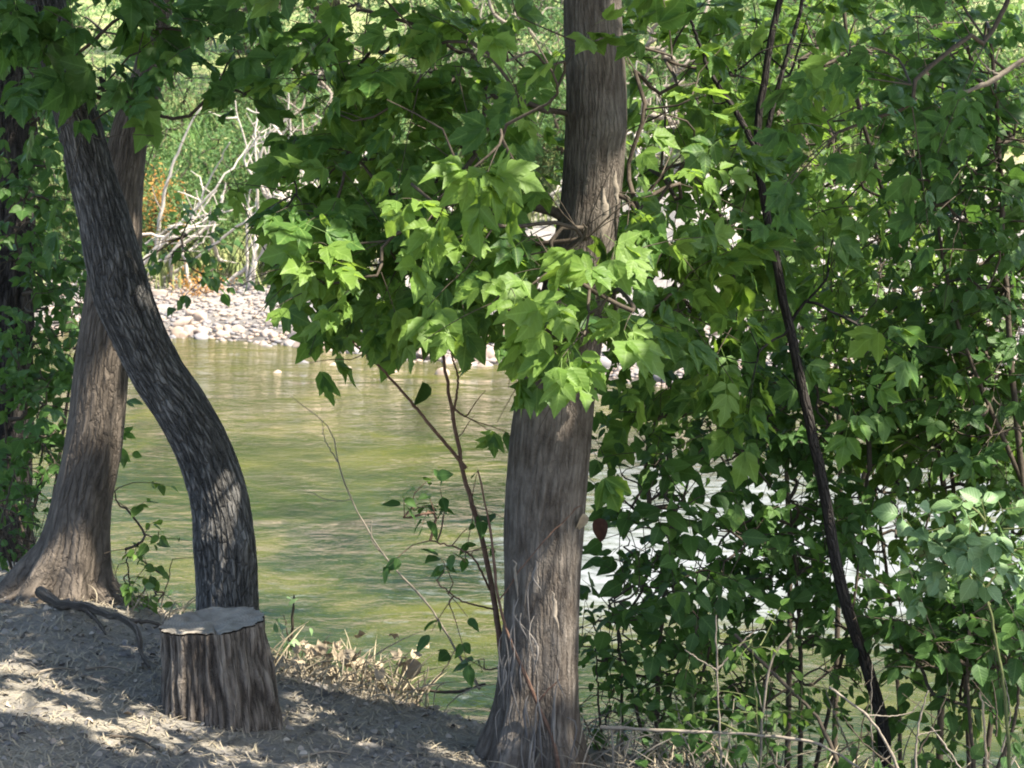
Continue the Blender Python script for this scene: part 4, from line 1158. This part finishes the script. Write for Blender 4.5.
# shredded dry strips hanging from the vine
m_ = MB(); rg = rng_(88)
for i in range(46):
    x = rg.uniform(498, 572); y = rg.uniform(560, 760)
    if y < 640 and x > 540: continue
    P = np.array([at(x, y, 8.38), at(x + rg.normal(0, 4), y + rg.uniform(8, 20), 8.37), at(x + rg.normal(0, 6), y + rg.uniform(24, 60), 8.38)])
    ribbon(m_, catmull(P, 8), rg.uniform(.003, .009), (rg.normal(0, .3), -1, 0), 0, rg.uniform(.3, 1))
tag(m_.build("dry_shreds", M['dry_leaf']), "tattered dry shreds and fibres caught around the base of the middle trunk", "plant debris", kind="stuff")
for i, (x, y, x2, y2) in enumerate([(30, 690, 75, 672), (110, 745, 160, 752), (300, 730, 350, 715), (380, 745, 432, 752), (85, 668, 128, 664)]):
    A_, B_ = [np.array((p[0], p[1], gz(p[0], p[1]) + .008)) for p in (at(x, y, 7.6 + (768 - y) * .012), at(x2, y2, 7.6 + (768 - y2) * .012))]
    m_ = MB()
    tube(m_, catmull(np.array([A_, (A_ + B_) / 2 + (0.01, .03, .008), B_]), 14), np.linspace(.006, .003, 14), 7)
    tag(m_.build("fallen_twig", M['twig' if i % 2 else 'dead_twig']), "small dry twig lying flat on the shaded bank near the stump", "twig", "twigs lying on the bank")
rg = rng_(99)
for i in range(16):
    x = rg.uniform(600, 1010); d = rg.uniform(8.1, 8.9); y0 = rg.uniform(735, 800); a = rg.uniform(-2.6, -.5); L = rg.uniform(40, 130)
    e = (x + math.cos(a) * L, y0 + math.sin(a) * L)
    twig_thing("dead_twig", "thin grey dead twig among the tangle at the lower right", ['twig', 'dead_twig', 'twig'][i % 3], [([(x, y0, d), ((x + e[0]) / 2 + rg.normal(0, 6), (y0 + e[1]) / 2 + rg.normal(0, 6), d), (*e, d)], .006, .002),
               ([((x + e[0]) / 2, (y0 + e[1]) / 2, d), ((x + e[0]) / 2 + rg.normal(0, 22), (y0 + e[1]) / 2 - rg.uniform(10, 35), d)], .003, .0015)], group="thin dead twigs at the lower right")
single_leaf("dead_leaf", "reddish brown curled dead leaf hanging right of the middle trunk", 'brown_leaf', 'round', 606, 516, 8.9, 0.12, (-.35, 0, -1), (-.9, -1, .3), 3, .5, .8)
single_leaf("dead_leaf", "pale yellow dried leaf stuck on the right side of the middle trunk", 'pale_shred', 'ovate', 584, 510, 8.5, 0.10, (-.1, -.2, -1), (.5, -1, .1), 4, .5, .8)
single_leaf("dead_leaf", "single drab leaf hanging alone above the river", 'shade_leaf', 'round', 423, 378, 8.75, 0.13, (-.15, 0, -1), (.8, -.6, .1), 5, .2, .4)
single_leaf("dead_leaf", "buff dry leaf lying lit at the bank edge beside the grass clump", 'pale_shred', 'round', 410, 655, 9.6, 0.13, (.1, 0, -1), (.3, -1, .3), 6, .3, .5)

# dry grass, litter (uncountable)
rg = rng_(90)
m_ = MB()
N = 22000
X = rg.uniform(-2.6, 1.2, N); Y = rg.uniform(6.6, 10.6, N)
ok = (Y < edge_y(X) + 0.35) & (vn(X * 1.6 + 5, Y * 1.6, 71) + 0.25 * vn(X * 6, Y * 6, 72) > 0.40)
X, Y = X[ok], Y[ok]; Z = ground_z(X, Y); N = len(X)
a = rg.uniform(0, 2 * math.pi, N); ln = rg.uniform(.03, .09, N); up = np.abs(rg.normal(0.15, .3, N))
d = unit(np.stack([np.cos(a), np.sin(a), up], -1)); s = unit(np.cross(d, (0, 0, 1.0)))
P0 = np.stack([X, Y, Z + 0.002], -1); w = rg.uniform(.0015, .0035, N)[:, None]
P1 = P0 + d * ln[:, None] * .55; P2 = P0 + d * ln[:, None] + np.array((0, 0, -.3)) * (ln * up)[:, None]
V = np.stack([P0 - s * w, P0 + s * w, P1 - s * w * .8, P1 + s * w * .8, P2], 1)
k = (np.arange(N) * 5)[:, None]
m_.add(V.reshape(-1, 3), np.concatenate([k + [0, 1, 3], k + [0, 3, 2], k + [2, 3, 4]]), 0, np.repeat(np.clip(rg.normal(.45, .3, N), 0, 1), 5))
tag(m_.build("dry_grass", M['straw']), "short matted dry grass over the shaded bank around the stump", "grass", kind="stuff")
m_ = MB()
N = 3600
X = rg.uniform(-2.6, 1.6, N); Y = rg.uniform(6.6, 10.6, N)
ok = (Y < edge_y(X) + 0.5); X, Y = X[ok], Y[ok]; N = len(X)
P = np.stack([X, Y, ground_z(X, Y) + .008], -1)
TEMPL['litter'] = [L_smooth, L_round]
add_leaves(m_, 'litter', P, unit(rg.normal(0, 1, (N, 3)) * (1, 1, .25)), np.array((0, 0, 1.0)) + rg.normal(0, .45, (N, 3)), rg.uniform(.012, .042, N) , rg, 0, .45, .35, 0.5, .6, gaps=False)
tag(m_.build("leaf_litter", M['dry_leaf']), "scattered small curled dead leaves and chips on the shaded bank", "leaf litter", kind="stuff")

# undergrowth of leaves at the feet of the right shrubs
rg = rng_(95)
m_ = MB(); N = 1100
X = rg.uniform(0.5, 4.2, N); Y = rg.uniform(8.0, 10.8, N)
P = np.stack([X, Y, ground_z(X, Y) + rg.random(N) * .35], -1)
add_leaves(m_, 'ovate', P, unit(rg.normal(0, 1, (N, 3)) + (0, -.2, -.1)), np.array((0.1, -.4, .8)) + rg.normal(0, .4, (N, 3)), rg.uniform(.05, .1, N), rg, 0, .3, .25)
tag(m_.build("undergrowth", [M['shade_leaf']]), "leafy ground cover under the right bank shrubs", "undergrowth", kind="stuff")

# ------------------------------------------------------------------ far bank
def ico(seed, sub=2):
    import bmesh
    bm = bmesh.new(); bmesh.ops.create_icosphere(bm, subdivisions=sub, radius=1)
    V = np.array([v.co[:] for v in bm.verts]); F = np.array([[v.index for v in f.verts] for f in bm.faces]); bm.free()
    rg = rng_(seed)
    for _ in range(7):                     # knock planes off a ball: a broken, worn river stone
        n = unit(rg.normal(0, 1, 3)); h = rg.uniform(.55, .85)
        dd = V @ n
        V = V - np.clip(dd - h, 0, None)[:, None] * n * 0.9
    V = V * (1 + 0.08 * (vn(V[:, 0] * 3 + 9, V[:, 1] * 3 + V[:, 2] * 2, seed)[:, None] - .5))
    return V * np.array((1, rg.uniform(.7, 1), rg.uniform(.5, .8))), F


stone_me = []
for s in range(9):
    V, F = ico(400 + s, 3)
    b = MB(); b.add(V, F, 0, [0.0, .25, .1, .7, .0, .9, .3, .15, .5][s])
    o = b.build("river_stone", M['stone']); stone_me.append(o.data); bpy.data.objects.remove(o)
rg = rng_(410)


def shore_y(x):
    y = np.arange(24, 38, .05)
    z = ground_z(np.full_like(y, x), y)
    k = np.where(z > 0.0)[0]
    return y[k[0]] if len(k) else 31


def put_stone(x, y, r, label, grp, dz=0.15):
    o = bpy.data.objects.new("river_stone", stone_me[rg.integers(0, 9)])
    COL.objects.link(o)
    s = r * rg.uniform(.8, 1.25, 3)
    o.scale = s
    o.rotation_euler = (rg.normal(0, .2), rg.normal(0, .2), rg.uniform(0, 6.28))
    o.location = (x, y, max(gz(x, y), -0.08) + s[2] * dz)
    tag(o, label, "stone", grp)


for i in range(190):
    x = rg.uniform(-7.0, 7.5)
    f = abs(rg.normal(0, .55)) - .25
    put_stone(x, shore_y(x) + f, rg.choice([.06, .08, .10, .13, .16, .19], p=[.3, .28, .22, .14, .05, .01]), "pale sunlit stone heaped along the far waterline", "stones along the far waterline")
for i in range(46):
    x = rg.uniform(-7.5, 7)
    put_stone(x, shore_y(x) + rg.uniform(.6, 3.6), rg.choice([.06, .08, .11, .15]), "grey stone lying back on the far gravel bar", "stones back on the gravel bar")
for (px, py, r) in [(275, 372, .16), (306, 362, .17), (300, 372, .08), (255, 350, .12), (195, 345, .12), (345, 368, .22), (352, 352, .2), (330, 365, .14)] + [(rg.uniform(320, 515), 340 + 34 * rg.random() ** 1.5, rg.uniform(.06, .17)) for _ in range(42)] + [(430, 372, .14), (470, 365, .12), (190, 357, .07), (290, 345, .12)]:
    k = CAM[2] / (CAM[2] - at(px, py, 10)[2]) * 10
    p = at(px, py, k)
    put_stone(p[0], p[1], r, "flat stone breaking the water surface off the far bank", "stones standing in the far shallows", .05)

# gravel (uncountable)
V0, F0 = ico(420, 1)
N = 11000
X = rg.uniform(-14, 14, N); Y = np.array([0.0] * N)
sx = np.linspace(-14, 14, 141); sy = np.array([shore_y(v) for v in sx])
Y = np.interp(X, sx, sy) + rg.uniform(-.4, 4.2, N)
r = rg.uniform(.02, .075, N); Z = ground_z(X, Y)
a = rg.uniform(0, 6.28, N); ca, sa = np.cos(a)[:, None], np.sin(a)[:, None]
VX = V0[None, :, 0] * ca - V0[None, :, 1] * sa; VY = V0[None, :, 0] * sa + V0[None, :, 1] * ca
VV = np.stack([X[:, None] + VX * r[:, None], Y[:, None] + VY * r[:, None], Z[:, None] + V0[None, :, 2] * r[:, None] + r[:, None] * .2], -1)
b = MB()
b.add(VV.reshape(-1, 3), (F0[None] + (np.arange(N) * len(V0))[:, None, None]).reshape(-1, 3), 0, np.repeat(rg.random(N), len(V0)))
tag(b.build("gravel", M['stone']), "pale gravel of the sunlit bar across the river", "gravel", kind="stuff")

# far grass (uncountable)
N = 36000
X = rg.uniform(-17, 18, N); Y = rg.uniform(36.0, 46, N)
ok = vn(X * .6, Y * .6, 55) + .3 * vn(X * 2, Y * 2, 56) + .06 * (Y - 36) > .55
X, Y = X[ok], Y[ok]; N = len(X)
Z = ground_z(X, Y); h = rg.uniform(.2, .7, N)
le = rg.normal(0, .3, (N, 2)) * h[:, None]
w = rg.uniform(.012, .03, N)
an = rg.uniform(0, 3.14, N); s = np.stack([np.cos(an), np.sin(an), np.zeros(N)], -1) * w[:, None]
P0 = np.stack([X, Y, Z], -1); P2 = P0 + np.stack([le[:, 0], le[:, 1], h], -1); P1 = P0 * .5 + P2 * .5 + np.stack([-le[:, 0] * .2, -le[:, 1] * .2, h * .08], -1)
V = np.stack([P0 - s, P0 + s, P1 - s * .7, P1 + s * .7, P2], 1); k = (np.arange(N) * 5)[:, None]
b = MB()
b.add(V.reshape(-1, 3), np.concatenate([k + [0, 1, 3], k + [0, 3, 2], k + [2, 3, 4]]), 0, np.repeat(np.clip(vn(X * .5, Y * .5, 57) * 1.4 - .2 + rg.normal(0, .15, N), 0, 1), 5))
tag(b.build("far_grass", M['far_grass']), "tall sun bleached grass on the bank beyond the gravel", "grass", kind="stuff")


def far_shrub(name, label, cat, x, y, rx, rz, seed, leaf='far_leaf', n=70, per=42, lsize=.11, tint=.5, lift=.55, yellow=.05, trunk_h=0.0, group=None, kind='lance'):
    rg = rng_(seed)
    z = gz(x, y)
    o = thing(name, (x, y, z), label, cat, group)
    C = world_blob((x, y, z + trunk_h + rz * lift), (rx, rx * .8, rz * .75), n, rg)
    C = C[C[:, 2] > ground_z(C[:, 0], C[:, 1]) + .05]
    roots = [np.array((x + dx, y + dy, z + q)) for dx, dy in ((0, 0), (rx * .15, .1), (-rx * .15, -.1)) for q in (0, trunk_h * .5, trunk_h + rz * .15)]
    tm, lm = MB(), MB()
    if trunk_h:
        tube(tm, np.array([(x, y, z - .2), (x + .05, y, z + trunk_h * .6), (x + .1, y, z + trunk_h + rz * .3)]), [.16 * rz / 3, .12 * rz / 3, .05], 10)
    nodes, par, tips = grow(roots, C, rg, .4, .06)
    skeleton_mesh(tm, nodes, par, tips, len(roots), .007, .06, .45, 5)
    tm.build("trunk" if trunk_h else "stems", M['dead_twig'] if cat == "dead shrub" else M['twig'], o)
    if leaf:
        pos = np.repeat(C, per, 0) + rg.normal(0, .2, (len(C) * per, 3)) * (1, 1, .75)
        pos = pos[pos[:, 2] > ground_z(pos[:, 0], pos[:, 1])]
        m = len(pos)
        tn = np.clip(tint + rg.normal(0, .12), 0, .9)
        add_leaves(lm, kind, pos, unit(rg.normal(0, 1, (m, 3)) + (0, 0, -.25)), rg.normal(0, .6, (m, 3)) + (0.2, -.5, .5), lsize * rg.uniform(.6, 1.2, m), rg, 0, tn, .22, gaps=False, yellow=yellow)
        lm.build("crown" if trunk_h else "foliage", [M[leaf]], o)
    return o


rg2 = rng_(500)
FS = "shrubs on the far bank"
spec = [(-8.6, 38.5, 1.5, 2.6), (-7.0, 40.5, 1.6, 3.0), (-5.7, 37.8, .9, 1.2), (-4.1, 40.5, 1.5, 2.4), (-2.4, 38.0, 1.2, 2.0), (-0.8, 39.5, 1.5, 3.0), (1.0, 37.2, 1.3, 2.3), (2.6, 39.3, 1.5, 2.9), (4.2, 36.8, 1.2, 2.1), (5.6, 38.8, 1.6, 3.0), (7.4, 37.2, 1.4, 2.4), (9.0, 39.2, 1.7, 3.2), (-10.4, 41, 1.8, 3.2), (11, 40, 1.8, 3), (9.5, 37.6, 1.3, 1.9), (12.5, 37.8, 1.6, 2.4), (14.5, 39.5, 1.8, 3.2), (-13, 39, 1.8, 3), (-5.0, 38.8, 1.0, 1.7), (-3.3, 37.9, .8, 1.1), (-6.4, 38.4, 1.0, 2.3), (-1.6, 37.3, .9, 1.2), (0.1, 38.0, 1.0, 2.0), (3.4, 37.8, 1.0, 1.8), (6.5, 37.4, 1.1, 2.0), (-4.7, 43.5, 1.8, 3.6), (-1.9, 43, 1.8, 3.6), (0.8, 43.4, 1.8, 3.8), (3.4, 43, 1.8, 3.6), (6.3, 43, 1.9, 3.6)]
for i, (x, y, rx, rz) in enumerate(spec):
    far_shrub("far_shrub", "bushy pale green shrub in full sun on the far bank", "shrub", x, y, rx, rz, 510 + i, n=int(85 * rx), tint=rg2.uniform(.1, .85), group=FS)
far_shrub("rust_shrub", "small orange rust coloured bush on the far bank beside the left trunks", "shrub", (155 - 512) / FPX * 37.5, 37.5, .35, .9, 540, 'rust_leaf', 22, 40, .09, lift=.95)
far_shrub("rust_shrub", "low orange tinged plant at the back of the gravel bar", "shrub", (205 - 512) / FPX * 36, 35.6, .3, .35, 541, 'rust_leaf', 12, 36, .08)
for i, (x, y, rx, rz) in enumerate([(-12, 52, 3, 6), (-8, 50, 2.6, 5), (-4.5, 53, 3, 6.5), (-1, 49, 2.4, 5), (2.5, 52, 3, 6), (6, 50, 2.8, 5.5), (10, 52, 3, 6.5), (14, 50, 3, 6), (-15, 49, 3, 6), (0.5, 60, 4, 8), (-7, 62, 4, 8), (8, 62, 4, 8)]):
    far_shrub("far_tree", "sunlit tree standing behind the far bank shrubs", "tree", x, y, rx * 1.15, rz * 1.75, 560 + i, n=int(105 * rx), per=40, lsize=.26, tint=rg2.uniform(.1, .55), trunk_h=2.0, group="trees behind the far bank")
for i, (px, y, rx, rz) in enumerate([(330, 39.0, 1.0, 2.8), (520, 38.0, 1.2, 3.4), (670, 36.5, 1.1, 3.0), (455, 41, 1.2, 3.2)]):
    far_shrub("dead_shrub", ["bare tan brush beyond the leaves left of centre", "bare tan brush just left of the middle trunk's top", "bare pinkish brush right of the middle trunk's top", "thin bare brush deep behind the centre leaves"][i], "dead shrub", (px - 512) / FPX * y, y, rx, rz, 580 + i, None, 240, lift=.6)

# tangle of bleached dead branches on the far bank
rg = rng_(600)
for i in range(46):
    y = 36.0 + rg.uniform(-.3, .9)
    px = rg.uniform(195, 345) if i < 38 else rg.uniform(630, 700)
    k = y / FPX
    tip = at(px, rg.uniform(85, 215) if i < 38 else rg.uniform(60, 130), y)
    x0 = tip[0] + rg.normal(0, 1.3)
    base = np.array((x0, y + rg.uniform(-.3, .4), gz(x0, y) - .05))
    side = rg.normal(0, .18, (2, 3))
    ts_ = catmull(np.array([base, base * .65 + tip * .35 + side[0], base * .3 + tip * .7 + side[1], tip]), 26) + rg.normal(0, .012, (26, 3))
    m_ = MB()
    tube(m_, ts_, np.linspace(.040, .012, 26) * rg.uniform(.6, 1.2), 7)
    for q in range(rg.integers(2, 5)):
        a0 = rg.integers(7, 24); o0 = ts_[a0]
        dv = unit(unit(tip - base) + rg.normal(0, .7, 3)) * rg.uniform(.25, .8)
        tube(m_, np.array([o0, o0 + dv * .5 + rg.normal(0, .04, 3), o0 + dv]), [.014, .010, .005], 5)
    tag(m_.build("bleached_branch", M['bleached']), "bleached dead branch in the tangle on the far bank", "dead branch", "bleached branches on the far bank")
